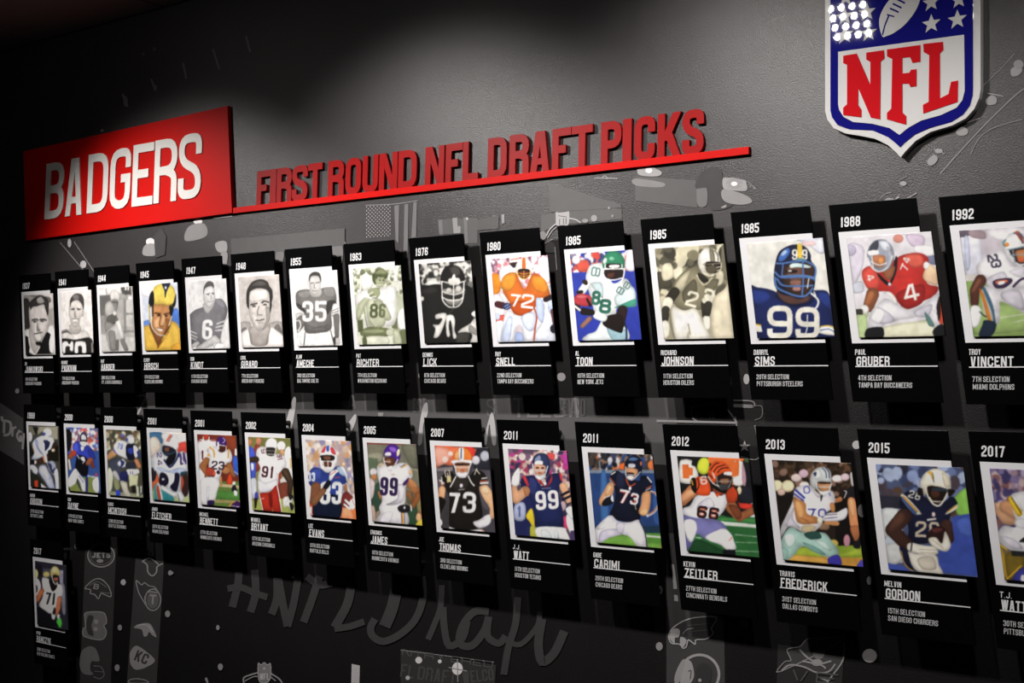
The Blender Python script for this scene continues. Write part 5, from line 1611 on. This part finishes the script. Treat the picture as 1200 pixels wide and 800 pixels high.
ART[(8, 1)]=([443.089,55.3824,22.2546,17.6577,698.209,26.7849,-0.031992,-0.00842449],[
("F","3f3c42"),
("P","f07048",[10,30,200,40,370,60,360,160,180,200,100,190,20,220]),
("P","f5a08a",[10,60,120,50,170,120,120,180,20,200]),
("E","fad0c4",115,150,28,30),
("E","fad0c4",160,100,22,22),
("P","d8342a",[240,35,350,45,370,120,340,140,300,60]),
("p","8a8084",[15,225,180,210,180,245,25,250]),
("P","2a2a34",[380,70,480,60,500,230,360,220]),
("E","cfccd4",375,155,34,38),
("E","b8bcc8",450,120,40,44),
("p","5a5458",[30,260,110,250,90,420,40,480]),
("p","55525a",[340,230,510,240,530,600,440,560]),
("p","3f3c40",[90,500,150,500,160,720,70,720]),
("p","45424a",[480,560,540,560,550,780,450,770]),
("P","1c1816",[75,330,95,280,160,250,220,300,300,310,370,240,440,260,475,340,440,370,400,380,415,500,430,620,400,720,280,760,160,720,150,600,150,480,110,370]),
("P","2d2824",[200,300,310,320,280,410,190,400]),
("L","e8a878",[90,400,28,85,460,28]),
("P","15120f",[55,470,120,500,80,600,60,640]),
("P","f0b888",[405,400,420,370,470,370,520,440,540,520,530,640,490,640,490,560,440,480]),
("P","f8cca0",[420,390,460,380,490,430,440,440]),
("P","eeeaf2",[350,680,400,660,460,620,495,620,500,680,450,720,390,725]),
("S","c8c0cc",5,[380,680,450,650]),
("P","f0eeee",[50,640,85,660,90,700,60,720]),
("P","e8e6ec",[150,720,200,740,160,750]),
("P","e6e2e8",[280,760,350,745,430,740,435,775,290,770]),
("S","e87838",8,[430,740,438,770]),
("N","f0eef0","7",150,430,90,170,2),
("N","f0eef0","3",265,425,110,175,2),
("N","e8dcc8","3",105,245,60,45,80),
("N","e8dcc8","7",360,235,60,45,-70),
("S","f0ece6",12,[72,325,105,350]),
("S","e0583a",8,[75,345,108,365]),
("S","f0ece6",10,[85,300,90,360]),
("S","f0ece6",16,[415,350,475,345]),
("S","e0583a",8,[412,335,472,328]),
("S","f0ece6",10,[425,310,465,305]),
("p","d8c88a",[130,295,165,292,165,340,130,342]),
("S","f0eee6",10,[205,295,160,380]),
("S","f0eee6",10,[310,290,335,340,360,370]),
("E","dfd8e6",252,370,14,18),
("S","c8c0cc",6,[232,405,278,400]),
("P","f07a2c",[182,170,185,110,220,60,260,48,310,65,340,120,335,165,260,155]),
("P","f8a868",[195,110,225,70,235,140,205,150]),
("P","f0f0f4",[232,60,248,50,270,55,272,150,235,150]),
("S","3a4a7a",11,[252,55,250,140]),
("P","e8e4ea",[180,155,330,155,330,185,185,185]),
("P","c88a60",[200,180,320,180,310,250,260,285,215,260]),
("P","2a1c1a",[200,182,320,182,310,198,210,198]),
("E","b85a4a",262,242,20,8),
("S","e9e6ee",9,[178,165,200,215,215,280,260,300,300,280,320,220,335,175]),
("S","e9e6ee",7,[195,215,320,215]),
("P","e2dfe8",[215,255,260,262,300,255,290,300,230,300])])
ART[(9, 1)]=([462.939,60.6306,21.2305,18.5819,698.213,24.3811,-0.0334346,-0.00880438],[
("F","5a4858"),
("C",["e8d8d0","7a5a78","c8a098","3a3050","f0e6e0","a83a5a","d8c0b0","5a3f60","c03a88"],10,40,560,330,40,31),
("P","c03aa0",[470,80,520,80,520,160,480,150]),
("P","d84a4a",[350,60,400,70,395,120,350,100]),
("p","23285c",[50,400,230,380,240,760,70,750]),
("P","a8b0d0",[80,480,160,470,160,600,80,600]),
("N","5a68a0","1",90,490,50,90,0),
("P","f0d028",[170,570,215,510,235,580,240,680,200,620]),
("P","b8b83a",[205,660,245,660,270,760,210,755]),
("P","3a3050",[430,430,500,440,500,560,450,560]),
("E","b8a0a8",470,490,26,40),
("P","d83a6a",[450,590,510,580,520,680,480,660]),
("P","f0ecf0",[500,560,560,560,580,720,540,730,500,640]),
("p","4a3a68",[530,690,580,690,585,790,530,790]),
("P","20285a",[130,330,140,260,190,245,240,250,300,330,360,240,440,230,465,290,440,350,440,420,465,520,470,660,380,670,250,660,240,560,190,400]),
("P","2c3670",[200,260,260,300,240,400,200,370]),
("P","d83038",[245,265,290,280,330,335,375,250,355,230,380,240,380,290,330,340,280,300]),
("P","d83038",[145,260,165,250,195,320,180,330]),
("P","d83038",[440,225,460,240,465,290,450,280]),
("L","d8a078",[165,370,40,90,440,34,75,340,22]),
("P","b87850",[150,340,200,350,190,410,160,400]),
("P","eef0ee",[60,250,100,230,120,180,118,290,100,330,60,320]),
("L","e9eceb",[80,240,14,110,190,8]),
("L","eef2f0",[80,300,28,85,260,26]),
("L","e0a880",[470,330,30,520,450,28]),
("S","161824",20,[455,405,515,375]),
("S","161824",20,[470,440,530,410]),
("S","161824",9,[510,475,555,455]),
("P","e8eeee",[490,520,540,490,570,540,570,600,540,600]),
("N","d83440","99",248,365,185,155,-4,28),
("N","f0f4f2","99",248,365,185,155,-4),
("E","e8e0e8",325,310,12,16),
("S","b8a8b8",5,[300,350,370,345]),
("P","eef2f2",[255,665,470,665,500,700,525,780,440,780,430,700,400,775,280,765]),
("P","ccd6da",[400,690,430,700,425,775,400,775]),
("P","d4dce0",[290,690,350,690,380,760,310,760]),
("P","2a3358",[220,150,230,100,270,65,330,70,360,120,360,210,330,250,300,150,230,150]),
("P","7a86a8",[240,110,280,80,290,120,250,135]),
("P","e6e8ee",[245,130,300,125,302,158,245,160]),
("P","d8a080",[235,160,325,165,320,230,280,260,240,235]),
("E","30242a",262,182,16,7),
("E","30242a",305,184,14,7),
("E","b86058",285,225,18,7),
("S","cfd6e0",9,[225,150,235,220,265,270,300,275,325,240,345,170]),
("S","cfd6e0",7,[235,205,330,205]),
("P","dfe6ea",[250,240,285,245,320,235,300,278,265,275])])
ART[(10, 1)]=([486.171,66.5458,23.8892,19.5768,700.765,23.7224,-0.0350036,-0.00921753],[
("F","2a4a88"),
("C",["2a2a2c","4a3f38","8a6a5a","1c1c20","c86a3a","3a3a44","d8d4d8"],15,30,560,180,38,19),
("P","f06a2a",[270,130,310,110,310,160,275,160]),
("E","c8cad8",200,90,20,26),
("P","e8783a",[495,110,530,90,530,155,500,155]),
("S","8a9098",8,[115,100,130,180]),
("p","7a8a9c",[30,165,560,165,560,195,30,190]),
("p","26437e",[30,190,570,190,600,640,60,620]),
("P","3a68a8",[130,200,170,200,190,540,130,560]),
("P","33599c",[540,300,600,300,600,560,540,560]),
("S","c8ccd8",16,[510,330,550,345,575,380]),
("S","c87850",8,[515,335,555,350,570,370]),
("S","c8ccd8",20,[490,520,540,490,575,440]),
("S","c87850",9,[500,510,540,485,565,450]),
("p","5a9a38",[60,650,600,650,620,790,90,770]),
("P","76b044",[100,720,300,670,460,720,600,740,600,780,110,770]),
("p","1f3a50",[60,600,600,600,600,655,60,650]),
("p","dfe6d8",[470,668,605,680,605,695,470,684]),
("P","14182c",[200,240,215,185,260,170,320,210,420,250,440,210,490,215,525,270,510,330,450,350,430,420,430,550,340,570,250,550,195,520,230,430,240,330]),
("P","20263f",[260,180,310,220,310,300,250,290]),
("P","e8a470",[195,260,230,290,220,360,180,380,150,430,125,440,115,400,150,330]),
("P","f2bc88",[190,280,215,300,190,350,160,360]),
("P","e0a06c",[450,350,505,330,515,400,495,500,450,520,420,490,440,430]),
("P","f0b47c",[450,470,490,470,480,515,430,505]),
("P","16181f",[140,440,150,400,210,360,230,410,190,440]),
("S","e8e8ec",7,[150,385,200,365]),
("P","e8e8ee",[205,380,220,355,228,410,212,405]),
("P","16181f",[350,420,400,400,420,480,390,500,360,470]),
("S","d8dce4",6,[390,400,400,470]),
("N","c83a28","7",270,318,78,105,10,26),
("N","f2f0f2","7",270,318,78,105,10),
("N","c83a28","3",358,345,62,90,10,22),
("N","f2f0f2","3",358,345,62,90,10),
("S","d8603a",7,[200,225,240,280]),
("S","f0ece8",5,[197,240,232,285]),
("S","f0ece8",9,[210,200,240,180]),
("S","d8603a",7,[480,310,520,290]),
("S","f0ece8",6,[475,325,515,305]),
("S","f0ece8",9,[490,220,520,260]),
("S","c84a28",10,[325,235,352,290,395,270]),
("E","f2f0f2",355,308,11,15),
("P","eeebf4",[200,515,260,560,350,570,420,550,450,600,480,680,490,780,420,770,360,690,290,665,230,680,170,700,110,740,80,730,65,660,100,600]),
("P","d0cbe0",[130,640,240,620,300,660,200,690,120,730]),
("P","fbfafd",[100,620,190,550,230,570,150,620]),
("P","dcd8e8",[250,580,310,580,300,650,260,650]),
("S","2a2a3a",8,[430,560,470,650,488,770]),
("P","14182c",[310,150,325,90,365,55,410,55,445,90,450,150,435,200,400,170,330,140]),
("P","4a6a98",[340,85,375,65,420,80,380,95]),
("P","c8ccd4",[345,118,392,120,392,145,345,145]),
("P","d09468",[325,150,410,160,410,200,380,235,330,225]),
("P","2a1c18",[330,185,385,190,380,225,335,220]),
("S","c8ccd4",8,[320,140,325,215,355,240,385,235,435,180]),
("S","c8ccd4",6,[325,200,390,205]),
("P","e6e4e6",[335,210,385,215,370,238,345,235]),
("E","d86a3a",440,115,8,18),
("P","e07038",[600,700,620,690,625,790,600,790])])
ART[(11, 1)]=([506.751,72.4374,21.1384,20.3527,695.627,25.1102,-0.0367609,-0.0096803],[
("F","1c1c1e"),
("p","f07030",[250,35,500,45,500,240,400,240,380,100,250,80]),
("P","f0ece4",[40,90,60,55,130,60,130,95,160,110,180,180,140,230,60,225,40,200]),
("p","f07030",[62,90,108,90,110,112,140,116,140,170,115,172,112,195,66,190]),
("P","d8e838",[170,110,185,60,220,40,255,60,255,140,220,165,185,150]),
("P","f0ece4",[440,70,500,60,515,200,500,245,440,240,430,180,470,170,470,90]),
("p","f07030",[470,45,480,55,475,170,440,180,430,100]),
("p","1b1d22",[510,50,580,60,600,370,520,370]),
("P","3f5a34",[520,45,555,50,550,75,520,72]),
("E","f06a2a",500,55,14,14),
("P","b88a9a",[505,80,530,180,520,260,500,200]),
("P","d8e0e8",[560,300,585,270,600,520,560,500]),
("P","e8382a",[470,330,480,370,570,380,570,410,530,420,480,400]),
("P","20222a",[480,260,570,260,580,370,490,360]),
("E","e8d0a8",480,280,16,30),
("p","2f6f38",[310,460,610,480,635,780,90,760,110,620]),
("P","3f8a44",[300,480,600,490,610,520,330,500]),
("p","dfe8dc",[330,505,610,530,610,556,340,535]),
("S","a8c8a8",7,[450,605,620,620]),
("S","8ab88a",6,[450,660,625,665]),
("S","a8c8a8",8,[160,625,200,630]),
("S","8ab88a",7,[330,720,625,730]),
("P","1e4a28",[100,740,170,640,360,720,360,760,100,750]),
("p","1b2018",[360,380,420,400,430,480,370,470]),
("L","d08050",[140,280,44,60,360,38]),
("P","e8a070",[50,320,130,270,150,310,60,370]),
("L","a8623a",[420,400,44,480,480,30,580,430,28]),
("P","7a3f24",[400,390,470,400,500,470,460,490]),
("P","1c1c20",[575,370,600,380,600,450,585,440]),
("P","f0eef4",[165,320,270,290,380,310,390,370,360,440,300,490,230,520,170,510,90,470,55,450,70,410,120,390]),
("P","dad6e4",[180,380,260,330,300,400,220,420,170,430]),
("P","e84e20",[130,230,165,185,230,180,265,240,265,310,210,320,160,300]),
("P","15130f",[125,200,160,195,165,300,130,270]),
("P","c8401c",[385,290,440,250,470,300,460,360,400,370,385,340]),
("S","15130f",7,[175,190,185,240,170,280]),
("S","f0a028",9,[130,205,140,240]),
("N","f0eae6","6",195,175,48,62,-8),
("S","15130f",6,[440,250,470,300,465,360]),
("N","b8482a","66",170,400,160,90,8,24),
("N","1c1418","66",170,400,160,90,8),
("P","8a3a2a",[290,260,380,280,350,320,300,300]),
("P","15130f",[270,200,300,240,380,270,380,300,330,290,280,250]),
("p","e84e20",[300,305,340,300,320,335]),
("P","7a78b8",[60,460,150,480,290,490,360,520,390,570,330,600,240,640,170,600,130,680,90,720,70,620,65,520]),
("P","f2f0f6",[80,500,150,500,170,560,140,650,110,650,80,580]),
("P","f4f2f6",[230,620,300,580,370,560,420,600,445,660,455,710,390,715,340,680,260,650]),
("P","6a68a8",[65,540,90,620,110,680,80,700]),
("S","e8502c",6,[405,650,425,625]),
("p","15151a",[360,715,450,715,455,760,360,755]),
("P","ee5420",[250,160,265,100,310,65,370,75,410,120,420,160,370,150,320,180,300,230,260,200]),
("S","1c1210",7,[270,130,300,90,330,80]),
("S","1c1210",7,[290,150,320,110,370,95]),
("S","1c1210",7,[320,150,350,120,400,115]),
("S","1c1210",6,[260,160,285,190]),
("P","f2eeec",[370,148,420,145,422,170,372,172]),
("P","2a1c18",[315,175,420,175,425,240,380,280,330,250]),
("P","8a5a3c",[340,200,400,195,400,230,350,230]),
("S","8a8a88",8,[315,180,320,240,360,275,400,260,425,200]),
("S","9a9a98",6,[320,215,420,215]),
("P","3a3a3c",[330,240,400,235,385,278,345,270]),
("S","f0eeea",8,[285,150,300,190]),
("S","f0eeea",7,[250,180,290,230,330,250])])
ART[(12, 1)]=([534.231,79.4703,21.4485,21.5823,698.254,21.4859,-0.0386261,-0.0101715],[
("F","2a2018"),
("C",["3a2a1c","2a1c14","6a4a34","4a3828","8a6a5a","241a12"],20,30,600,300,46,23),
("E","f0e4b8",60,205,40,40),
("E","f2e2b8",135,208,46,42),
("E","d8c4c0",195,150,38,28),
("E","d8b8a8",90,250,28,24),
("E","c8a8b8",245,120,34,30),
("E","f0e0d8",250,200,34,24),
("E","f0dcd8",480,155,38,26),
("E","d8c0c8",535,145,32,26),
("p","1a1512",[60,280,180,260,100,500,70,540]),
("p","15110f",[460,280,640,280,650,660,470,640]),
("p","8fae30",[80,640,650,620,670,790,90,760]),
("P","a8c038",[200,640,300,640,460,680,640,640,640,700,200,700]),
("p","d89a3c",[140,700,665,710,670,790,100,760]),
("P","e0a848",[180,690,420,720,420,760,150,750]),
("E","c8b04a",455,610,34,28),
("E","c88a98",548,590,24,44),
("P","8a6a50",[350,470,420,470,420,510,360,510]),
("L","c07a4a",[500,300,18,470,310,16]),
("P","f0ecf2",[180,240,210,210,290,205,350,280,380,270,440,240,465,290,450,360,400,400,370,480,310,530,240,530,150,490,100,550,75,580,85,500,130,400,170,310]),
("P","dcd8e4",[190,330,170,430,220,500,170,490,120,480]),
("S","3a44a8",16,[190,235,250,290]),
("S","3a44a8",12,[180,262,245,310]),
("S","f0ecf2",5,[186,250,248,302]),
("N","4a52b0","0",240,210,55,48,80),
("N","4a52b0","7",390,240,60,40,-60),
("N","3a3a9a","70",275,365,130,65,0),
("P","c8b48a",[235,490,300,480,330,500,290,535,240,525]),
("P","d08a50",[175,290,215,300,260,330,270,400,340,425,345,460,290,475,220,470,190,430]),
("P","e8a868",[185,310,230,330,250,410,220,440,200,400]),
("S","b06a38",10,[230,430,300,465,340,465]),
("E","ece6c8",360,445,20,26),
("P","eceaf4",[385,420,420,395,480,390,540,360,555,385,540,430,500,450,440,455,390,455]),
("S","4a4458",5,[395,410,480,405]),
("S","4a4458",5,[395,435,480,425]),
("L","c88850",[400,465,12,480,470,16]),
("P","c08048",[430,330,460,330,465,385,440,385]),
("P","a8d0c4",[150,495,230,530,330,530,400,540,440,590,480,640,490,690,430,710,340,680,240,630,180,690,130,730,90,720,80,610]),
("P","2a5048",[250,540,340,525,370,570,290,580]),
("P","cfe8de",[110,560,170,540,190,600,140,640]),
("P","78a89c",[240,600,340,640,400,690,300,660]),
("P","c4e0d6",[320,580,400,600,440,660,380,640]),
("P","8fb8ac",[90,640,140,660,120,720,90,715]),
("P","3a34a8",[420,710,490,690,510,760,425,755]),
("P","4a44b8",[620,760,655,720,665,785,620,785]),
("P","1c1a1c",[525,260,545,230,600,215,610,290,560,300]),
("P","e0905c",[555,300,600,295,625,380,630,500,600,520,570,480,560,400]),
("P","f0ac74",[565,310,590,305,605,400,580,420]),
("P","b06a40",[575,490,635,490,635,560,610,600,580,540]),
("P","1b1a1e",[590,600,640,590,640,640,600,640]),
("S","e8e4e8",6,[530,240,545,250,530,290]),
("P","cfc8c8",[570,120,595,120,600,200,580,200]),
("P","c4c8c8",[290,180,300,120,340,80,390,75,430,100,442,160,430,190,350,180,340,230,310,220]),
("P","e8ecea",[310,120,350,90,370,140,330,160]),
("S","3a4468",7,[375,80,400,110,405,150]),
("S","3a4468",7,[398,80,422,110,425,150]),
("P","2a3458",[312,120,335,110,330,140]),
("P","c08858",[345,180,435,185,430,225,395,245,360,235]),
("P","2a1a14",[350,178,435,182,430,192,355,190]),
("S","d8dcdc",9,[335,180,345,230,380,268,415,260,440,190]),
("S","d8dcdc",7,[350,212,435,215]),
("P","dde0e0",[350,240,380,245,420,240,400,270,370,268]),
("P","e0dce0",[290,200,340,250,370,275,340,285]),
("P","20202c",[365,275,380,275,365,320])])
ART[(13, 1)]=([562.651,86.946,17.7914,22.747,698.653,19.7793,-0.0406645,-0.0107082],[
("F","4a5578"),
("C",["3a4468","6a7aa8","2a2a38","8a9ac8","4a3f48","a8b8d8","59412f"],10,20,620,330,60,27),
("p","b8c4d0",[50,320,200,330,200,680,90,680]),
("P","cfd4d4",[60,330,180,330,110,480,70,520]),
("P","c4c6c4",[90,560,190,560,200,660,110,690]),
("P","8ac850",[540,260,590,200,640,190,655,350,600,370,560,350]),
("p","3a50b0",[540,370,655,350,700,770,430,740,440,600]),
("P","4a64c0",[560,400,640,380,660,500,580,480]),
("p","3f54b4",[100,680,200,700,250,735,105,730]),
("p","2c2c3a",[30,230,200,240,190,320,50,310]),
("P","171a34",[180,270,200,225,260,200,330,230,440,290,520,240,560,270,560,320,520,360,510,400,480,480,360,550,240,540,240,460,220,370,185,310]),
("L","3f261f",[210,370,52,130,460,46,210,540,44,250,570,34]),
("P","5a382c",[150,370,200,340,210,400,130,470,100,460]),
("L","3f261f",[490,430,40,510,520,32]),
("P","f0ead8",[190,250,210,225,320,345,310,358,270,350]),
("P","e8a83a",[196,258,212,240,300,335,275,335]),
("P","3a6ac0",[190,250,198,244,290,345,270,348]),
("P","f0ead8",[485,350,560,290,560,320,500,355]),
("S","e8a83a",9,[500,340,556,300]),
("N","e8e4d8","28",240,205,80,50,18),
("N","c8b8a0","28",285,405,160,105,2),
("E","e0c8c0",405,358,12,16),
("p","e0dcd4",[360,388,422,380,424,392,364,402]),
("P","2a1816",[365,540,370,480,410,440,460,440,495,475,490,530,450,550]),
("P","5a2a28",[390,460,440,445,470,460,420,480]),
("P","ece6d6",[370,520,420,510,460,550,480,470,500,500,520,560,500,600,460,600,400,570]),
("S","c0b49c",6,[400,530,470,580]),
("P","e9e3d4",[230,560,260,545,320,560,400,570,435,600,430,620,370,640,310,620,240,600]),
("S","b8ac94",5,[310,590,420,595]),
("S","b8ac94",5,[320,612,420,615]),
("S","20202c",9,[262,545,255,600]),
("P","e6dfd0",[235,610,300,620,420,630,440,690,470,755,400,750,300,735,260,690]),
("P","c8bfae",[300,650,400,640,420,720,330,720]),
("P","171a34",[180,570,230,600,260,700,295,735,240,710,195,640]),
("S","e8a83a",5,[190,600,215,690,270,735]),
("P","f2ecd8",[318,150,340,90,400,55,460,65,510,110,520,180,490,200,430,180,370,170,350,230,325,200]),
("P","e8b040",[365,75,395,75,408,110,405,140,385,100]),
("S","2a3a6a",5,[400,85,408,145]),
("P","d8d0b8",[460,80,510,120,515,170,480,170]),
("P","20140f",[370,170,480,185,485,230,450,280,400,270,370,230]),
("P","4a2a1e",[390,200,440,205,440,240,400,245]),
("P","2a3540",[400,180,490,185,480,205,400,200]),
("S","f0ead6",10,[355,170,365,230,400,285,440,300,470,270,505,200]),
("S","e8e2ce",7,[380,245,400,270,455,272]),
("P","18120f",[300,190,330,180,335,240,300,220]),
("P","18120f",[500,190,550,200,510,240]),
("S","c8c0ac",5,[295,130,310,170,345,190])])
ART[(14, 1)]=([588.391,94.2569,19.0648,23.7008,692.877,19.8553,-0.042902,-0.0112974],[
("F","6a5a78"),
("C",["7a6a98","4a3f70","a88a98","c8b0b0","3a3560","8a5a58","b8a8c8"],10,20,640,440,44,37),
("P","8a7458",[80,530,160,540,300,560,600,560,700,790,110,740]),
("P","b8902a",[80,520,110,540,140,700,130,720,90,640]),
("P","7a6420",[120,560,220,560,240,640,150,720]),
("L","d8a078",[60,260,26,120,340,30,190,355,24]),
("P","e8b490",[50,250,110,240,190,320,190,340,110,300]),
("L","d09468",[120,260,38,200,300,44]),
("P","f0f0f4",[150,210,200,170,300,165,500,200,560,400,520,540,300,560,170,540,90,490,70,440,110,380,190,380]),
("P","d0ccd8",[90,450,170,460,230,520,160,520]),
("P","f0c020",[140,215,160,200,225,290,215,320,190,310]),
("P","f0f0f4",[165,205,180,195,232,270,228,290]),
("S","20202c",5,[160,205,218,300]),
("P","eceaf0",[180,350,230,335,260,360,250,400,190,385]),
("p","2a2a2c",[155,535,400,550,400,575,160,570]),
("P","1c1c20",[205,480,260,440,260,480]),
("S","f0c020",10,[75,490,130,530]),
("S","f0c020",8,[130,715,220,630]),
("P","3a3a98",[160,720,230,640,400,640,500,700,500,780,200,745]),
("E","e8e4ee",230,710,14,24),
("P","f0f0f2",[300,100,360,60,450,60,480,140,420,200,330,180]),
("P","1c1c1e",[300,60,380,30,460,60,470,120,380,110])])
ART[(0, 2)]=([314.37,25.0836,33.5067,46.1887,665.024,34.8877,-0.0243655,-0.0064162],[
("F","2a2834"),
("p","4a4a58",[120,120,200,120,200,210,120,210]),
("p","9a98b0",[280,130,330,140,330,300,300,280]),
("P","7a7a8a",[310,300,345,300,355,580,320,560]),
("p","1c1a24",[30,60,110,80,110,200,40,180]),
("E","d8c878",45,175,26,50),
("P","e0dce0",[40,230,80,240,100,320,60,400,40,400]),
("E","4a4448",50,330,18,40),
("E","c8b870",155,180,34,30),
("P","f0ecee",[110,230,150,215,200,240,280,280,320,300,320,400,280,420,250,560,200,590,150,560,80,500,120,400]),
("P","151414",[185,235,235,260,270,290,250,340,215,355,190,290]),
("L","c06a40",[110,350,26,60,450,22]),
("L","c87048",[290,430,22,280,530,24,260,590,18]),
("N","1a1a1c","71",150,370,100,125,6),
("P","15151a",[60,520,150,570,220,600,260,640,290,720,50,680]),
("P","c8ccd4",[210,590,250,600,240,650,215,640]),
("P","48c040",[260,660,300,630,318,690,300,740,270,700]),
("P","e8e8ea",[270,600,295,600,290,640,270,640]),
("P","1c1c22",[235,530,250,530,250,590,220,590]),
("P","c0b068",[200,190,200,130,235,95,275,110,300,170,285,200,240,180,215,210]),
("P","e8dca0",[215,130,240,105,260,130,235,160]),
("P","1c1614",[225,190,285,195,280,250,240,250]),
("P","a85a44",[235,215,280,215,270,245,240,245]),
("S","e0d8c8",8,[215,200,230,260,255,285,270,260])])
def par(x0, x1, z0, z1): return [(x0+SL*z0, -z0), (x1+SL*z0, -z0), (x1+SL*z1, -z1), (x0+SL*z1, -z1)]
def photo_mesh(key, res, parent):
    H, ops = ART[key]; w_, h = res; c = paint(H, ops, w_, h, key[0]*7+key[1]*131, GAIN.get(key, GAIN_ROW[key[1]]))
    x0, x1, z0, z1 = .036, .225, .0745, .2945; yf = -.0510; yb = -.0465
    u, v = np.meshgrid(np.linspace(0, 1, w_), np.linspace(0, 1, h)); zz = z0+(z1-z0)*v; xx = x0+(x1-x0)*u+SL*zz
    n = w_*h; co = np.zeros((n+4, 3)); co[:n, 0] = xx.ravel(); co[:n, 1] = yf; co[:n, 2] = -zz.ravel()
    cr = [0, w_-1, n-1, n-w_]; co[n:] = co[cr]; co[n:, 1] = yb
    idx = np.arange(n).reshape(h, w_); q = np.stack([idx[1:, :-1], idx[1:, 1:], idx[:-1, 1:], idx[:-1, :-1]], -1).reshape(-1, 4)
    edge = []                                                       # board edges: one fan-free quad strip per side
    sides = [(idx[0, :], n, n+1), (idx[:, -1], n+1, n+2), (idx[-1, ::-1], n+2, n+3), (idx[::-1, 0], n+3, n)]
    faces_extra = [list(map(int, s))+[b, a] for s, a, b in sides]+[[n, n+1, n+2, n+3]]
    me = bpy.data.meshes.new('photo'); lt = [4]*len(q)+[len(f) for f in faces_extra]; loops = np.concatenate([q.ravel()]+[np.array(f) for f in faces_extra])
    me.vertices.add(n+4); me.vertices.foreach_set('co', co.ravel()); me.loops.add(len(loops)); me.loops.foreach_set('vertex_index', loops.astype(np.int32))
    me.polygons.add(len(lt)); st = np.concatenate([[0], np.cumsum(lt)[:-1]]); me.polygons.foreach_set('loop_start', st.astype(np.int32)); me.polygons.foreach_set('loop_total', np.array(lt, np.int32))
    mi = np.zeros(len(lt), np.int32); mi[len(q):] = 1
    me.materials.append(M_photo); me.materials.append(M_edge); me.polygons.foreach_set('material_index', mi)
    me.update(calc_edges=True)
    at = me.color_attributes.new('print', 'FLOAT_COLOR', 'POINT'); cc = np.ones((n+4, 4)); cc[:n, :3] = c.reshape(-1, 3); cc[n:, :3] = .02
    at.data.foreach_set('color', cc.ravel().astype(np.float32))
    o = bpy.data.objects.new('photo', me); COL.objects.link(o); o.parent = parent; return o
GAIN_ROW = [.92, 1.06, 1.5]
GAIN = {(0,0): 1.5, (1,0): 1.15, (0,1): 1.7, (1,1): 1.4, (2,1): 1.3}
for key, (yr, first, last, sel, team, desc) in INFO.items():
    c_, r_ = key; ox, oz = ORG[key]
    g = 'slanted player plaques on the wall'
    t = thing('player_plaque', 'black plaque dated %s with %s' % (yr, desc), 'plaque', (ox, 0, oz), g)
    mb = MB(); mb.prism(par(0, .1992, 0, .432), -.045, -.039); bevel(mb.build('panel', M_black, t), .0006)
    for px, pz in ((.03, .03), (.17, .03), (.03, .40), (.17, .40)):
        mb = MB(); mb.cyl((px+SL*pz, -.039, -pz), (0, 1, 0), .008, .039, 12); mb.build('standoff', M_edge, t)
    mb = MB(); mb.prism(par(.016, .1991, .0618, .306), -.0466, -.0449); mb.build('mat_board', M_white, t)
    res = (120, 144) if c_ >= 9 else ((92, 112) if c_ >= 4 else (68, 84))
    photo_mesh(key, res, t)
    text_mesh('year_lettering', yr, .0215+SL*.045, -.029, .0220, .047, M_text, t, y=-.0452)
    xo = .0190
    text_mesh('first_name_lettering', first, xo+SL*.330, -.3190, .0118, .0062*len(first), M_text, t, y=-.0452)
    text_mesh('surname_lettering', last, xo+.0005+SL*.350, -.3345, .0205, .0125*len(last), M_text, t, y=-.0452)
    mb = MB(); mb.prism(par(.0162, .1989, .3550, .3572), -.0453, None); mb.build('underline', M_text, t)
    text_mesh('selection_lettering', sel, xo+.0005+SL*.380, -.3750, .0112, .0058*len(sel), M_text2, t, y=-.0452)
    text_mesh('team_lettering', team, xo-.0005+SL*.395, -.3905, .0112, .0060*len(team), M_text2, t, y=-.0452)

# ------------------------------------------------------------------ ceiling track with four spotlight heads
t = thing('lighting_track', 'black ceiling track running parallel to the plaque wall', 'light track', (2.3, -1.10, ROOM_H))
mb = MB(); mb.box(-2.1, 2.1, -.018, .018, -.022, -.0005); mb.build('rail', M_metal, t)
ords = ['leftmost', 'second from the left', 'third from the left', 'rightmost']
for i, (lx, ly, ax, az, pw, ang) in enumerate(LAMPS):
    t = thing('track_spotlight', 'black ceiling spotlight with sixteen small lenses, %s on the track' % ords[i], 'spotlight', (lx, ly, LAMP_Z), 'spotlights on the ceiling track')
    dv = Vector((ax, 0, az))-Vector((lx, ly, LAMP_Z)); dv.normalize(); rt = dv.to_track_quat('-Z', 'Y').to_matrix().to_4x4()
    hb = MB(); hb.box(-.075, .075, -.075, .075, -.004, .045); h = hb.build('housing', M_metal, t); h.matrix_local = rt; bevel(h, .004)
    mb = MB(); mb.cyl((0, 0, .03), (0, 0, 1), .008, ROOM_H-LAMP_Z-.052, 12); mb.build('stem', M_metal, t)
    for a in range(4):
        for b in range(4):
            mb = MB(); mb.cyl(((a-1.5)*.033, (b-1.5)*.033, -.0052), (0, 0, 1), .0075, .002, 10); q = mb.build('lens', M_led, h)
for o in bpy.data.objects:
    if o.type == 'MESH' and o.name.startswith(('letter',)):
        pass
print('objects', len(bpy.data.objects))
